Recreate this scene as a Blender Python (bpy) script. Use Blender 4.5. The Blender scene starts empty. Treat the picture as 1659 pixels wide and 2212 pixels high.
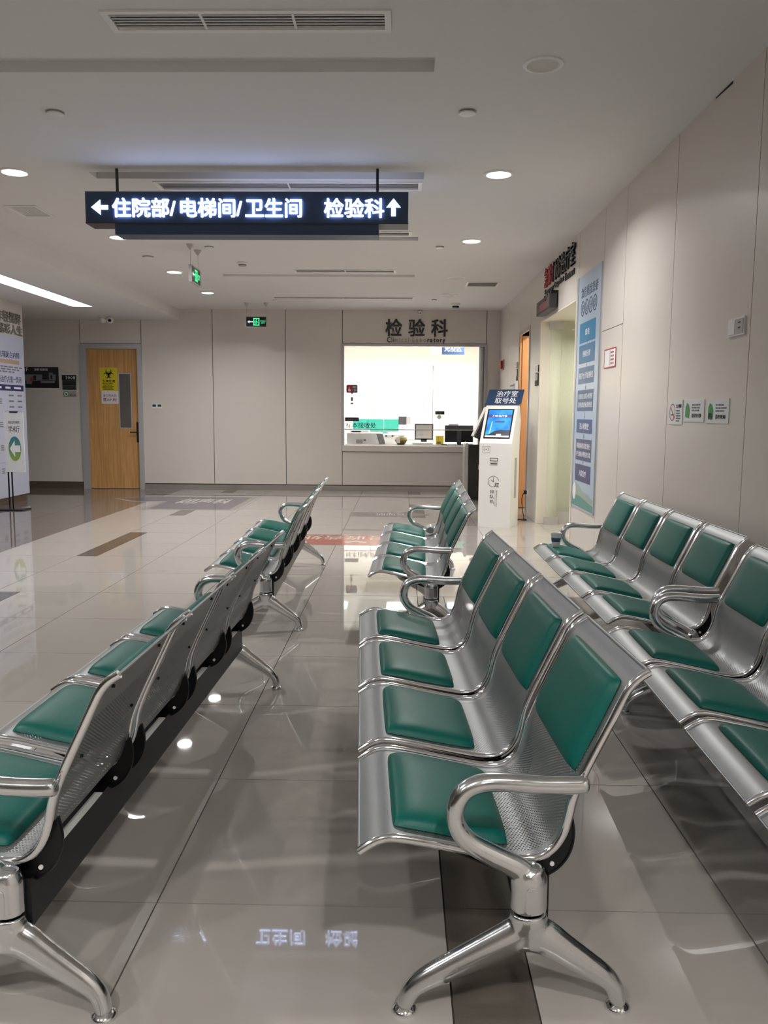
import bpy, bmesh, math, random
from mathutils import Vector, Matrix
random.seed(7)
SC = bpy.context.scene
COL = SC.collection
PI = math.pi

# ------------------------------------------------------------------ camera
F_PX, W_PX = 1785.0, 1659.0
CAM_H = 1.38
pitch, yaw, roll = math.radians(6.78), math.radians(1.155), 0.0073
fw = Vector((-math.sin(yaw) * math.cos(pitch), math.cos(yaw) * math.cos(pitch), -math.sin(pitch)))
rt = Vector((math.cos(yaw), math.sin(yaw), 0)); up = rt.cross(fw)
R_ = math.cos(roll) * rt + math.sin(roll) * up
U_ = -math.sin(roll) * rt + math.cos(roll) * up
cd = bpy.data.cameras.new('camera'); cam = bpy.data.objects.new('camera', cd); COL.objects.link(cam)
cd.sensor_fit = 'HORIZONTAL'; cd.sensor_width = 36.0; cd.lens = 36.0 * F_PX / W_PX
cd.clip_start = 0.05; cd.clip_end = 200
M = Matrix((R_, U_, -fw)).transposed().to_4x4(); M.translation = (0, 0, CAM_H)
cam.matrix_world = M
SC.camera = cam

# ------------------------------------------------------------------ world, exposure
w = bpy.data.worlds.new('world'); SC.world = w; w.use_nodes = True
w.node_tree.nodes['Background'].inputs[0].default_value = (0.62, 0.66, 0.72, 1)
w.node_tree.nodes['Background'].inputs[1].default_value = 0.05
vs = SC.view_settings
vs.view_transform = 'Standard'; vs.look = 'None'; vs.gamma = 1.0; vs.use_curve_mapping = False
vs.exposure = 0.0
SC.cycles.max_bounces = 6; SC.cycles.diffuse_bounces = 4; SC.cycles.glossy_bounces = 4
SC.cycles.transparent_max_bounces = 8; SC.cycles.sample_clamp_indirect = 5.0
SC.cycles.use_adaptive_sampling = True; SC.cycles.adaptive_threshold = 0.1; SC.cycles.adaptive_min_samples = 24
SC.cycles.blur_glossy = 0.5
P_DOWN, P_LAB, P_ENTRY = 36.0, 58.0, 26.0       # lamp powers (W)
LAMP_COL = (1.0, 0.985, 0.965)

HC = 3.18      # ceiling height
HL = 2.99      # lower ceiling over the lobby edge
YB = 14.75     # back wall
XS = -3.93     # edge of the lower ceiling
def WX(y): return 1.80 - 0.0058 * y

# ------------------------------------------------------------------ materials
def lin(c):
    c = c / 255.0
    return c / 12.92 if c <= 0.04045 else ((c + 0.055) / 1.055) ** 2.4
def rgb(r, g, b): return (lin(r), lin(g), lin(b), 1.0)
MATS = {}
def mat(name, col, rough=0.5, metal=0.0, spec=0.5, emit=None, es=0.0, noise=0.0, nscale=8.0, bump=0.0, bscale=200.0, coat=0.0, rand=0.0, rnoise=0.0):
    if name in MATS: return MATS[name]
    m = bpy.data.materials.new(name); m.use_nodes = True
    nt = m.node_tree; N = nt.nodes; L = nt.links; b = N['Principled BSDF']
    b.inputs['Base Color'].default_value = col
    b.inputs['Roughness'].default_value = rough
    b.inputs['Metallic'].default_value = metal
    b.inputs['Specular IOR Level'].default_value = spec
    if coat: b.inputs['Coat Weight'].default_value = coat; b.inputs['Coat Roughness'].default_value = 0.05
    tc = N.new('ShaderNodeTexCoord')
    if noise or rand:
        n = N.new('ShaderNodeTexNoise'); n.inputs['Scale'].default_value = nscale; n.inputs['Detail'].default_value = 5
        L.new(tc.outputs['Object'], n.inputs['Vector'])
        h = N.new('ShaderNodeHueSaturation'); h.inputs['Color'].default_value = col
        mr = N.new('ShaderNodeMapRange')
        mr.inputs['To Min'].default_value = 1 - noise; mr.inputs['To Max'].default_value = 1 + noise
        L.new(n.outputs['Fac'], mr.inputs['Value'])
        out = mr.outputs['Result']
        if rand:
            oi = N.new('ShaderNodeObjectInfo'); m2 = N.new('ShaderNodeMapRange')
            m2.inputs['To Min'].default_value = 1 - rand; m2.inputs['To Max'].default_value = 1 + rand
            L.new(oi.outputs['Random'], m2.inputs['Value'])
            mm = N.new('ShaderNodeMath'); mm.operation = 'MULTIPLY'
            L.new(out, mm.inputs[0]); L.new(m2.outputs['Result'], mm.inputs[1]); out = mm.outputs[0]
        L.new(out, h.inputs['Value']); L.new(h.outputs['Color'], b.inputs['Base Color'])
        if rnoise:
            r2 = N.new('ShaderNodeMapRange'); r2.inputs['To Min'].default_value = max(0, rough - rnoise); r2.inputs['To Max'].default_value = rough + rnoise
            L.new(n.outputs['Fac'], r2.inputs['Value']); L.new(r2.outputs['Result'], b.inputs['Roughness'])
    if bump:
        n2 = N.new('ShaderNodeTexNoise'); n2.inputs['Scale'].default_value = bscale; n2.inputs['Detail'].default_value = 3
        L.new(tc.outputs['Object'], n2.inputs['Vector'])
        bp = N.new('ShaderNodeBump'); bp.inputs['Strength'].default_value = bump; bp.inputs['Distance'].default_value = 0.01
        L.new(n2.outputs['Fac'], bp.inputs['Height']); L.new(bp.outputs['Normal'], b.inputs['Normal'])
    if emit:
        b.inputs['Emission Color'].default_value = emit; b.inputs['Emission Strength'].default_value = es
    MATS[name] = m
    return m

m_ceil = mat('ceiling_paint', rgb(224, 222, 220), 0.85, noise=0.015, nscale=2, bump=0.03, bscale=90)
m_panel = mat('cream_wall_panel', rgb(216, 208, 200), 0.32, spec=0.9, noise=0.02, nscale=1.2, rand=0.012, rnoise=0.05)
m_joint = mat('dark_panel_joint', rgb(52, 47, 43), 0.8, noise=0.05)
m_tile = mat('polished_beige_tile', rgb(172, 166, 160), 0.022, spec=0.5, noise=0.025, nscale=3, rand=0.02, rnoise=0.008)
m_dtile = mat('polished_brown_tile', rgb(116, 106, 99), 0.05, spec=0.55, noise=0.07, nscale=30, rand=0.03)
m_strip = mat('dark_strip_tile', rgb(98, 91, 84), 0.10, spec=0.5, noise=0.10, nscale=160, rand=0.02)
m_grout = mat('grout', rgb(74, 66, 60), 0.8, noise=0.1)
m_steel = mat('brushed_steel', rgb(196, 190, 186), 0.36, 1.0, noise=0.02, nscale=6)
m_shell = mat('plain_seat_steel', rgb(164, 166, 166), 0.42, 0.9, noise=0.02)
m_alu = mat('aluminium_frame', rgb(186, 185, 186), 0.34, 0.25, noise=0.03)
m_chrome = mat('chrome', rgb(236, 237, 239), 0.10, 1.0, noise=0.03, nscale=18, rnoise=0.05)
m_cast = mat('cast_aluminium_polished', rgb(224, 226, 228), 0.16, 1.0, noise=0.04, nscale=22, rnoise=0.06)
m_vinyl = mat('green_vinyl', rgb(0, 92, 82), 0.42, spec=0.34, noise=0.05, nscale=9, bump=0.06, bscale=260, rnoise=0.05)
m_black = mat('black_powder_coat', rgb(12, 12, 14), 0.38, spec=0.4, noise=0.05)
m_rubber = mat('black_rubber', rgb(20, 20, 20), 0.7, noise=0.05)
m_white = mat('white_plastic', rgb(232, 231, 229), 0.4, noise=0.01)
m_kwhite = mat('white_kiosk_coat', rgb(236, 234, 232), 0.35, noise=0.01)
m_grey = mat('grey_plastic', rgb(120, 120, 122), 0.5, noise=0.03)
m_lgrey = mat('light_grey_metal', rgb(178, 176, 174), 0.4, 0.3, noise=0.03)
m_dgrey = mat('dark_grey_plastic', rgb(56, 56, 60), 0.45, noise=0.03)
m_slat = mat('vent_slat_metal', rgb(214, 212, 210), 0.45, 0.1, noise=0.02)
m_void = mat('vent_shadow_gap', rgb(120, 116, 112), 0.9, noise=0.05)
m_wood = mat('light_wood', rgb(196, 140, 70), 0.45, noise=0.0)
m_wood2 = mat('orange_wood', rgb(224, 164, 112), 0.45, noise=0.05, nscale=6)
m_brown = mat('brown_skirting', rgb(92, 78, 68), 0.3, noise=0.08, nscale=20)
m_paper = mat('white_paper', rgb(226, 226, 226), 0.7, noise=0.01)
m_ink = mat('black_ink', rgb(28, 28, 30), 0.6, noise=0.03)
m_inkg = mat('grey_ink', rgb(120, 120, 124), 0.6, noise=0.03)
m_yellow = mat('yellow_print', rgb(222, 206, 30), 0.5, noise=0.01)
m_magenta = mat('magenta_ink', rgb(160, 30, 90), 0.6, noise=0.02)
m_navy = mat('navy_print', rgb(38, 62, 96), 0.45, noise=0.02)
m_navy2 = mat('navy_ink', rgb(44, 50, 104), 0.6, noise=0.02)
m_gold = mat('tan_print', rgb(190, 160, 140), 0.6, noise=0.02)
m_whitep = mat('white_print', rgb(238, 238, 240), 0.5, noise=0.01)
m_signbody = mat('navy_sign_box', rgb(56, 74, 102), 0.42, spec=0.4, noise=0.04)
m_dark = mat('dark_gloss_panel', rgb(26, 25, 25), 0.2, noise=0.03)
m_gline = mat('green_print', rgb(70, 150, 90), 0.5, noise=0.03)
m_red = mat('red_print', rgb(178, 40, 44), 0.45, noise=0.03)
m_pinkred = mat('faded_red_sticker', rgb(158, 68, 60), 0.16, noise=0.08, nscale=12)
m_violet = mat('faded_violet_sticker', rgb(92, 84, 100), 0.14, noise=0.08, nscale=12)
m_greyst = mat('faded_grey_sticker', rgb(120, 112, 116), 0.14, noise=0.08, nscale=12)
m_greenst = mat('faded_green_sticker', rgb(128, 158, 146), 0.14, noise=0.08, nscale=12)
m_stline = mat('sticker_pale_border', rgb(188, 184, 172), 0.16, noise=0.05)
m_stborder = mat('sticker_faded_border', rgb(146, 142, 132), 0.12, noise=0.05)
m_teal = mat('teal_laminate', rgb(40, 168, 148), 0.45, noise=0.04)
m_olive = mat('olive_plastic', rgb(140, 126, 70), 0.4, noise=0.04)
m_yellowbox = mat('yellow_plastic', rgb(244, 214, 60), 0.4, noise=0.03)
m_labwall = mat('lab_wall_paint', rgb(236, 230, 220), 0.6, noise=0.01)
m_entry = mat('entry_wall_paint', rgb(234, 230, 212), 0.5, noise=0.01)
m_doorpaint = mat('cream_door_jamb', rgb(232, 224, 212), 0.4, noise=0.01)
m_lampon = mat('lit_diffuser', rgb(255, 250, 244), 0.5, emit=(1, 0.96, 0.92, 1), es=14.0, noise=0.0)
m_lampoff = mat('unlit_diffuser', rgb(206, 202, 196), 0.6, noise=0.01)
m_striplit = mat('lit_strip_diffuser', rgb(240, 245, 255), 0.5, emit=(0.86, 0.92, 1, 1), es=3.4)
m_letter = mat('lit_sign_letter', rgb(240, 246, 255), 0.4, emit=(0.56, 0.66, 1, 1), es=3.0)
m_arrow = mat('lit_sign_arrow', rgb(220, 240, 255), 0.4, emit=(0.62, 0.86, 1, 1), es=1.9)
m_exit = mat('lit_exit_green', rgb(40, 200, 110), 0.4, emit=(0.08, 0.9, 0.38, 1), es=0.9)
m_exitw = mat('lit_exit_white', rgb(220, 255, 230), 0.4, emit=(0.75, 1, 0.85, 1), es=0.7)
m_labpanel = mat('lit_lab_panel', rgb(255, 255, 255), 0.5, emit=(1, 1, 1, 1), es=9.0)
m_scrdark = mat('screen_hill', rgb(30, 34, 50), 0.3, emit=rgb(34, 40, 62), es=0.6)
m_scrwhite = mat('screen_white', rgb(230, 240, 250), 0.3, emit=rgb(235, 242, 250), es=0.9)
m_scrband = mat('screen_band', rgb(60, 70, 130), 0.3, emit=rgb(58, 66, 120), es=0.7)
m_leds = mat('dull_led_panel', rgb(86, 74, 76), 0.5, noise=0.1, nscale=10)
m_ledr = mat('reddish_led_patch', rgb(140, 74, 78), 0.5, noise=0.1, nscale=10)
m_bluecup = mat('blue_print', rgb(62, 96, 140), 0.5, noise=0.05)
m_letred = mat('red_acrylic', rgb(176, 50, 54), 0.3, noise=0.05)
m_letdark = mat('dark_acrylic_letter', rgb(58, 58, 60), 0.25, 0.2, noise=0.05)
m_letsilver = mat('silver_letter', rgb(168, 168, 160), 0.3, 0.7, noise=0.05)

def wood_nodes(m, c1, c2):
    nt = m.node_tree; N = nt.nodes; L = nt.links; b = N['Principled BSDF']
    tc = N.new('ShaderNodeTexCoord'); mp = N.new('ShaderNodeMapping'); mp.inputs['Scale'].default_value = (26, 26, 1.1)
    n = N.new('ShaderNodeTexNoise'); n.inputs['Scale'].default_value = 2.0; n.inputs['Detail'].default_value = 6
    L.new(tc.outputs['Object'], mp.inputs['Vector']); L.new(mp.outputs['Vector'], n.inputs['Vector'])
    cr = N.new('ShaderNodeValToRGB'); cr.color_ramp.elements[0].position = 0.35; cr.color_ramp.elements[1].position = 0.65
    cr.color_ramp.elements[0].color = c1; cr.color_ramp.elements[1].color = c2
    L.new(n.outputs['Fac'], cr.inputs['Fac']); L.new(cr.outputs['Color'], b.inputs['Base Color'])
wood_nodes(m_wood, rgb(190, 140, 80), rgb(212, 164, 104))

def glass_mat(name, col, opacity, rough=0.02):
    m = bpy.data.materials.new(name); m.use_nodes = True
    nt = m.node_tree; N = nt.nodes; L = nt.links; b = N['Principled BSDF']
    b.inputs['Base Color'].default_value = col; b.inputs['Roughness'].default_value = rough
    t = N.new('ShaderNodeBsdfTransparent'); mx = N.new('ShaderNodeMixShader')
    lw = N.new('ShaderNodeLayerWeight'); lw.inputs['Blend'].default_value = 0.25
    mr = N.new('ShaderNodeMapRange'); mr.inputs['To Min'].default_value = opacity; mr.inputs['To Max'].default_value = min(1, opacity + 0.5)
    L.new(lw.outputs['Fresnel'], mr.inputs['Value']); L.new(mr.outputs['Result'], mx.inputs['Fac'])
    L.new(t.outputs[0], mx.inputs[1]); L.new(b.outputs[0], mx.inputs[2])
    L.new(mx.outputs[0], N['Material Output'].inputs['Surface'])
    MATS[name] = m; return m
m_glass = glass_mat('clear_glass', rgb(235, 238, 238), 0.03)
m_gglass = glass_mat('greenish_glass', rgb(196, 206, 188), 0.22)
m_frost = glass_mat('frosted_glass', rgb(170, 170, 150), 0.75, 0.4)
m_doorglass = mat('grey_door_glass', rgb(96, 92, 84), 0.12, spec=0.6, noise=0.05, nscale=3)

def perforated():
    m = bpy.data.materials.new('perforated_steel'); m.use_nodes = True
    nt = m.node_tree; N = nt.nodes; L = nt.links; b = N['Principled BSDF']
    b.inputs['Base Color'].default_value = rgb(164, 166, 166); b.inputs['Metallic'].default_value = 0.9; b.inputs['Roughness'].default_value = 0.46
    uv = N.new('ShaderNodeUVMap'); sx = N.new('ShaderNodeSeparateXYZ'); L.new(uv.outputs[0], sx.inputs[0])
    def mth(op, a, bb=None, c=None):
        n = N.new('ShaderNodeMath'); n.operation = op
        for i, v in enumerate((a, bb, c)):
            if v is None: continue
            if isinstance(v, (int, float)): n.inputs[i].default_value = v
            else: L.new(v, n.inputs[i])
        return n.outputs[0]
    p = 0.0084
    u, v = sx.outputs['X'], sx.outputs['Y']
    vs_ = mth('DIVIDE', v, p * 0.87); row = mth('FLOOR', vs_)
    us = mth('ADD', mth('DIVIDE', u, p), mth('MULTIPLY', mth('FLOORED_MODULO', row, 2.0), 0.5))
    fu = mth('SUBTRACT', mth('FRACT', us), 0.5); fv = mth('SUBTRACT', mth('FRACT', vs_), 0.5)
    d = mth('SQRT', mth('ADD', mth('MULTIPLY', fu, fu), mth('MULTIPLY', fv, fv)))
    hole = mth('LESS_THAN', d, 0.29)
    inu = mth('MULTIPLY', mth('GREATER_THAN', u, 0.115), mth('LESS_THAN', u, 0.80))
    inv = mth('LESS_THAN', mth('ABSOLUTE', v), 0.222)
    fac = mth('MULTIPLY', hole, mth('MULTIPLY', inu, inv))
    t = N.new('ShaderNodeBsdfTransparent'); mx = N.new('ShaderNodeMixShader')
    L.new(fac, mx.inputs['Fac']); L.new(b.outputs[0], mx.inputs[1]); L.new(t.outputs[0], mx.inputs[2])
    L.new(mx.outputs[0], N['Material Output'].inputs['Surface'])
    return m
m_perf = perforated()

def screen_mat():
    m = bpy.data.materials.new('screen_sky_blue'); m.use_nodes = True
    nt = m.node_tree; N = nt.nodes; L = nt.links; b = N['Principled BSDF']
    tc = N.new('ShaderNodeTexCoord'); n = N.new('ShaderNodeTexNoise'); n.inputs['Scale'].default_value = 7
    L.new(tc.outputs['Object'], n.inputs['Vector'])
    cr = N.new('ShaderNodeValToRGB'); cr.color_ramp.elements[0].position = 0.3; cr.color_ramp.elements[1].position = 0.75
    cr.color_ramp.elements[0].color = rgb(26, 96, 186); cr.color_ramp.elements[1].color = rgb(64, 160, 226)
    L.new(n.outputs['Fac'], cr.inputs['Fac'])
    L.new(cr.outputs['Color'], b.inputs['Base Color']); L.new(cr.outputs['Color'], b.inputs['Emission Color'])
    b.inputs['Emission Strength'].default_value = 0.85; b.inputs['Roughness'].default_value = 0.2
    return m
m_screen = screen_mat()

def grad_mat(name, stops, axis_scale, axis_off, rough=0.4):
    """print with a printed vertical colour change (object z)"""
    m = bpy.data.materials.new(name); m.use_nodes = True
    nt = m.node_tree; N = nt.nodes; L = nt.links; b = N['Principled BSDF']
    tc = N.new('ShaderNodeTexCoord'); s = N.new('ShaderNodeSeparateXYZ'); L.new(tc.outputs['Object'], s.inputs[0])
    ma = N.new('ShaderNodeMath'); ma.operation = 'MULTIPLY_ADD'; ma.inputs[1].default_value = axis_scale; ma.inputs[2].default_value = axis_off
    L.new(s.outputs['Z'], ma.inputs[0])
    cr = N.new('ShaderNodeValToRGB'); e = cr.color_ramp.elements
    e[0].position, e[0].color = stops[0]; e[1].position, e[1].color = stops[-1]
    for p_, c_ in stops[1:-1]:
        q = e.new(p_); q.color = c_
    L.new(ma.outputs[0], cr.inputs['Fac']); L.new(cr.outputs['Color'], b.inputs['Base Color'])
    b.inputs['Roughness'].default_value = rough
    return m
m_bluebox = [mat('print_box_%s' % k, c, 0.4, noise=0.01) for k, c in
             zip('abcdefg', [rgb(48, 128, 172), rgb(62, 120, 160), rgb(78, 114, 150), rgb(78, 104, 140), rgb(74, 92, 132), rgb(78, 84, 124), rgb(72, 74, 118)])]
m_banner = mat('pale_blue_banner', rgb(172, 190, 208), 0.3, noise=0.02, nscale=2)
m_circ = grad_mat('teal_to_green_print', [(0, rgb(140, 170, 70)), (0.5, rgb(60, 130, 130)), (1, rgb(30, 120, 160))], 2.2, -1.6)

for m_ in (m_letter, m_arrow, m_exit, m_exitw, m_screen, m_scrdark, m_scrwhite, m_scrband, m_lampon, m_labpanel): m_.cycles.emission_sampling = 'NONE'
# ------------------------------------------------------------------ mesh helpers
WLOC = {}
def link_mesh(name, me, m, parent=None, loc=None):
    o = bpy.data.objects.new(name, me); COL.objects.link(o)
    if m is not None and len(me.materials) == 0: me.materials.append(m)
    if parent is not None: o.parent = parent; WLOC[o.name] = WLOC.get(parent.name, Vector((0, 0, 0)))
    else: o.location = loc or (0, 0, 0); WLOC[o.name] = Vector(loc or (0, 0, 0))
    return o
def make_mesh(name, V, F, smooth=False, uv=None, sharp=None):
    me = bpy.data.meshes.new(name)
    bm = bmesh.new(); vs_ = [bm.verts.new(v) for v in V]
    for f in F:
        try: bm.faces.new([vs_[i] for i in f])
        except ValueError: pass
    bmesh.ops.recalc_face_normals(bm, faces=bm.faces[:])
    for f in bm.faces: f.smooth = smooth
    if uv:
        bm.verts.index_update(); lay = bm.loops.layers.uv.new('UVMap')
        for f in bm.faces:
            for lp in f.loops: lp[lay].uv = uv[lp.vert.index]
    bm.to_mesh(me); bm.free()
    if smooth and sharp:
        try: me.set_sharp_from_angle(angle=math.radians(sharp))
        except Exception: pass
    return me
def obj(name, V, F, m, parent=None, smooth=False, sharp=40, uv=None):
    """verts in world coordinates; a part shares its thing's origin"""
    if parent is not None: o_ = WLOC[parent.name]
    else:
        xs = [v[0] for v in V]; ys = [v[1] for v in V]; zs = [v[2] for v in V]
        o_ = Vector(((min(xs) + max(xs)) / 2, (min(ys) + max(ys)) / 2, min(zs)))
    VV = [(v[0] - o_[0], v[1] - o_[1], v[2] - o_[2]) for v in V]
    return link_mesh(name, make_mesh(name, VV, F, smooth, uv, sharp), m, parent, tuple(o_))
def tag(o, label=None, cat=None, group=None, kind=None):
    if label: o['label'] = label
    if cat: o['category'] = cat
    if group: o['group'] = group
    if kind: o['kind'] = kind
    return o
def thing(name, label, cat, loc, group=None, kind=None):
    o = bpy.data.objects.new(name, None); COL.objects.link(o); o.location = loc; o.empty_display_size = 0.1
    WLOC[o.name] = Vector(loc)
    return tag(o, label, cat, group, kind)
class G:
    """geometry collector"""
    def __init__(s): s.V = []; s.F = []
    def add(s, V, F):
        n = len(s.V); s.V += [tuple(v) for v in V]; s.F += [tuple(i + n for i in f) for f in F]; return s
    def box(s, x0, x1, y0, y1, z0, z1):
        return s.slab(lambda u, v, d: (u, v, d), x0, x1, y0, y1, z0, z1)
    def slab(s, mp, u0, u1, v0, v1, d0, d1):
        V = [mp(u, v, d) for d in (d0, d1) for (u, v) in ((u0, v0), (u1, v0), (u1, v1), (u0, v1))]
        return s.add(V, BOXF)
    def poly(s, mp, pts, d0, d1):
        n = len(pts)
        V = [mp(p[0], p[1], d0) for p in pts] + [mp(p[0], p[1], d1) for p in pts]
        F = [tuple(range(n)), tuple(range(2 * n - 1, n - 1, -1))] + [(i, (i + 1) % n, n + (i + 1) % n, n + i) for i in range(n)]
        return s.add(V, F)
    def frame(s, mp, u0, u1, v0, v1, t, d0, d1):
        s.slab(mp, u0, u1, v0, v0 + t, d0, d1); s.slab(mp, u0, u1, v1 - t, v1, d0, d1)
        s.slab(mp, u0, u0 + t, v0 + t, v1 - t, d0, d1); s.slab(mp, u1 - t, u1, v0 + t, v1 - t, d0, d1); return s
    def tube(s, path, r, n=10, rb=None, ref=None, caps=True):
        path = [Vector(p) for p in path]; k = len(path)
        rs = r if isinstance(r, (list, tuple)) else [r] * k
        rbs = rb if isinstance(rb, (list, tuple)) else ([rb] * k if rb else rs)
        V = []; prev = None
        for i, p in enumerate(path):
            t = (path[min(i + 1, k - 1)] - path[max(i - 1, 0)]).normalized()
            if ref is not None: b_ = Vector(ref); a_ = b_.cross(t).normalized(); b_ = t.cross(a_).normalized()
            else:
                if prev is None:
                    q = Vector((0, 0, 1)) if abs(t.z) < 0.9 else Vector((1, 0, 0)); a_ = q.cross(t).normalized()
                else: a_ = (prev - t * prev.dot(t)).normalized()
                b_ = t.cross(a_).normalized(); prev = a_
            for j in range(n):
                th = 2 * PI * j / n
                V.append(p + a_ * math.cos(th) * rs[i] + b_ * math.sin(th) * rbs[i])
        F = [(i * n + j, i * n + (j + 1) % n, (i + 1) * n + (j + 1) % n, (i + 1) * n + j) for i in range(k - 1) for j in range(n)]
        if caps: F += [tuple(range(n)), tuple((k - 1) * n + j for j in range(n - 1, -1, -1))]
        return s.add(V, F)
    def lathe(s, prof, c, n=20, axis='z'):
        V = []
        for (r, h) in prof:
            for j in range(n):
                a_ = 2 * PI * j / n; x, y = r * math.cos(a_), r * math.sin(a_)
                if axis == 'z': V.append((c[0] + x, c[1] + y, c[2] + h))
                elif axis == 'y': V.append((c[0] + x, c[1] + h, c[2] + y))
                else: V.append((c[0] + h, c[1] + x, c[2] + y))
        k = len(prof)
        F = [(i * n + j, i * n + (j + 1) % n, (i + 1) * n + (j + 1) % n, (i + 1) * n + j) for i in range(k - 1) for j in range(n)]
        F += [tuple(range(n)), tuple((k - 1) * n + j for j in range(n))]
        return s.add(V, F)
    def out(s, name, m, parent=None, smooth=False, sharp=40, uv=None):
        return obj(name, s.V, s.F, m, parent, smooth, sharp, uv)
BOXF = [(0, 1, 2, 3), (7, 6, 5, 4), (0, 4, 5, 1), (1, 5, 6, 2), (2, 6, 7, 3), (3, 7, 4, 0)]
BW = lambda x, z, d=0.0: (x, YB - d, z)
RW = lambda y, z, d=0.0: (WX(y) - d, y, z)
LW = lambda y, z, d=0.0: (-5.85 + d, y, z)
FL = lambda x, y, d=0.0: (x, y, d)
CE = lambda x, y, d=0.0: (x, y, HC - d)
CL = lambda x, y, d=0.0: (x, y, HL - d)
def slab(name, mp, u0, u1, v0, v1, d0, d1, m, parent=None): return G().slab(mp, u0, u1, v0, v1, d0, d1).out(name, m, parent)
def rbox(name, x0, x1, y0, y1, z0, z1, r, m, parent=None, seg=3):
    o_ = WLOC[parent.name] if parent is not None else Vector(((x0 + x1) / 2, (y0 + y1) / 2, z0))
    bm = bmesh.new(); bmesh.ops.create_cube(bm, size=1)
    for v in bm.verts:
        v.co = ((x0 + x1) / 2 + v.co.x * (x1 - x0) - o_[0], (y0 + y1) / 2 + v.co.y * (y1 - y0) - o_[1], (z0 + z1) / 2 + v.co.z * (z1 - z0) - o_[2])
    bmesh.ops.bevel(bm, geom=bm.edges[:], offset=r, segments=seg, affect='EDGES', profile=0.5)
    for f in bm.faces: f.smooth = True
    me = bpy.data.meshes.new(name); bm.to_mesh(me); bm.free()
    return link_mesh(name, me, m, parent, tuple(o_))

# ------------------------------------------------------------------ lettering
_tc = {}
def glyphs(body, bold=0.0):
    """unit text mesh: list of verts, faces, normalised to its own bounding box; also returns w/h"""
    key = (body, bold)
    if key in _tc: return _tc[key]
    c = bpy.data.curves.new('lettering', 'FONT'); c.body = body; c.size = 1.0; c.resolution_u = 1 if len(body) > 1 else 2
    c.fill_mode = 'BOTH'; c.extrude = 0.5
    o = bpy.data.objects.new('lettering', c); COL.objects.link(o)
    dg = bpy.context.evaluated_depsgraph_get(); dg.update()
    me = bpy.data.meshes.new_from_object(o.evaluated_get(dg))
    V = [tuple(v.co) for v in me.vertices]; F = [tuple(p.vertices) for p in me.polygons]
    bpy.data.objects.remove(o); bpy.data.curves.remove(c); bpy.data.meshes.remove(me)
    if bold > 0.005:        # heavier weight: overlapping copies, each a hair prouder
        V0, F0, n0 = V, F, len(V); V, F = [], []
        for k, (dx, dy) in enumerate(((-1, -1), (1, -1), (1, 1), (-1, 1)) if bold > 0.015 else ((-1, 0), (1, 0))):
            V += [(v[0] + dx * bold, v[1] + dy * bold * 0.8, v[2] + (0.02 * k if v[2] > 0 else 0)) for v in V0]; F += [tuple(i + k * n0 for i in f) for f in F0]
    xs = [v[0] for v in V]; ys = [v[1] for v in V]
    x0, x1, y0, y1 = min(xs), max(xs), min(ys), max(ys)
    V = [((v[0] - x0) / (x1 - x0), (v[1] - y0) / (y1 - y0), v[2] + 0.5) for v in V]
    _tc[key] = (V, F, x0, x1, y0, y1)
    return _tc[key]
def text(name, body, mp, u0, u1, v0, v1, d, th, m, parent=None, bold=0.0):
    V, F, *_ = glyphs(body, bold)
    VV = [mp(u0 + (u1 - u0) * x, v0 + (v1 - v0) * y, d + th * z) for x, y, z in V]
    return obj(name, VV, F, m, parent)
def letters(name, body, mp, u0, u1, v0, v1, d, th, m, parent, bold=0.0, gap=1.0, narrow={}):
    """one object for each character, on a common line"""
    adv = []; x = 0.0; items = []
    for ch in body:
        a_ = narrow.get(ch, 1.0)
        if ch != ' ': items.append((ch, x)); 
        x += a_ * gap
    gl = [(glyphs(ch, bold), x_) for ch, x_ in items]
    xa = min(x_ + g[2] for g, x_ in gl); xb = max(x_ + g[3] for g, x_ in gl)
    ya = min(g[4] for g, _ in gl); yb = max(g[5] for g, _ in gl)
    for g, x_ in gl:
        V, F, x0, x1, y0, y1 = g
        VV = [mp(u0 + (u1 - u0) * ((x_ + x0 + (x1 - x0) * px) - xa) / (xb - xa), v0 + (v1 - v0) * ((y0 + (y1 - y0) * py) - ya) / (yb - ya), d + th * pz) for px, py, pz in V]
        obj(name, VV, F, m, parent)
def smudge_rows(g, mp, u0, u1, v0, v1, d, n, frac=0.55):
    """rows of fine print too small to read"""
    for i in range(n):
        a_ = v1 - (v1 - v0) * (i + 0.2) / n; b_ = v1 - (v1 - v0) * (i + 0.2 + frac) / n
        u = u0; s_ = 1 if u1 > u0 else -1; lim = abs(u1 - u0) * random.uniform(0.7, 1.0)
        while abs(u - u0) < lim:
            wd = abs(u1 - u0) * random.uniform(0.05, 0.14)
            g.slab(mp, u, u + s_ * min(wd, lim - abs(u - u0)), b_, a_, d, d + 0.0006); u += s_ * wd * 1.25
def ring_pts(cx, cz, rx, rz, n=28, a0=0, a1=2 * PI): return [(cx + rx * math.cos(a0 + (a1 - a0) * i / n), cz + rz * math.sin(a0 + (a1 - a0) * i / n)) for i in range(n)]

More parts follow.
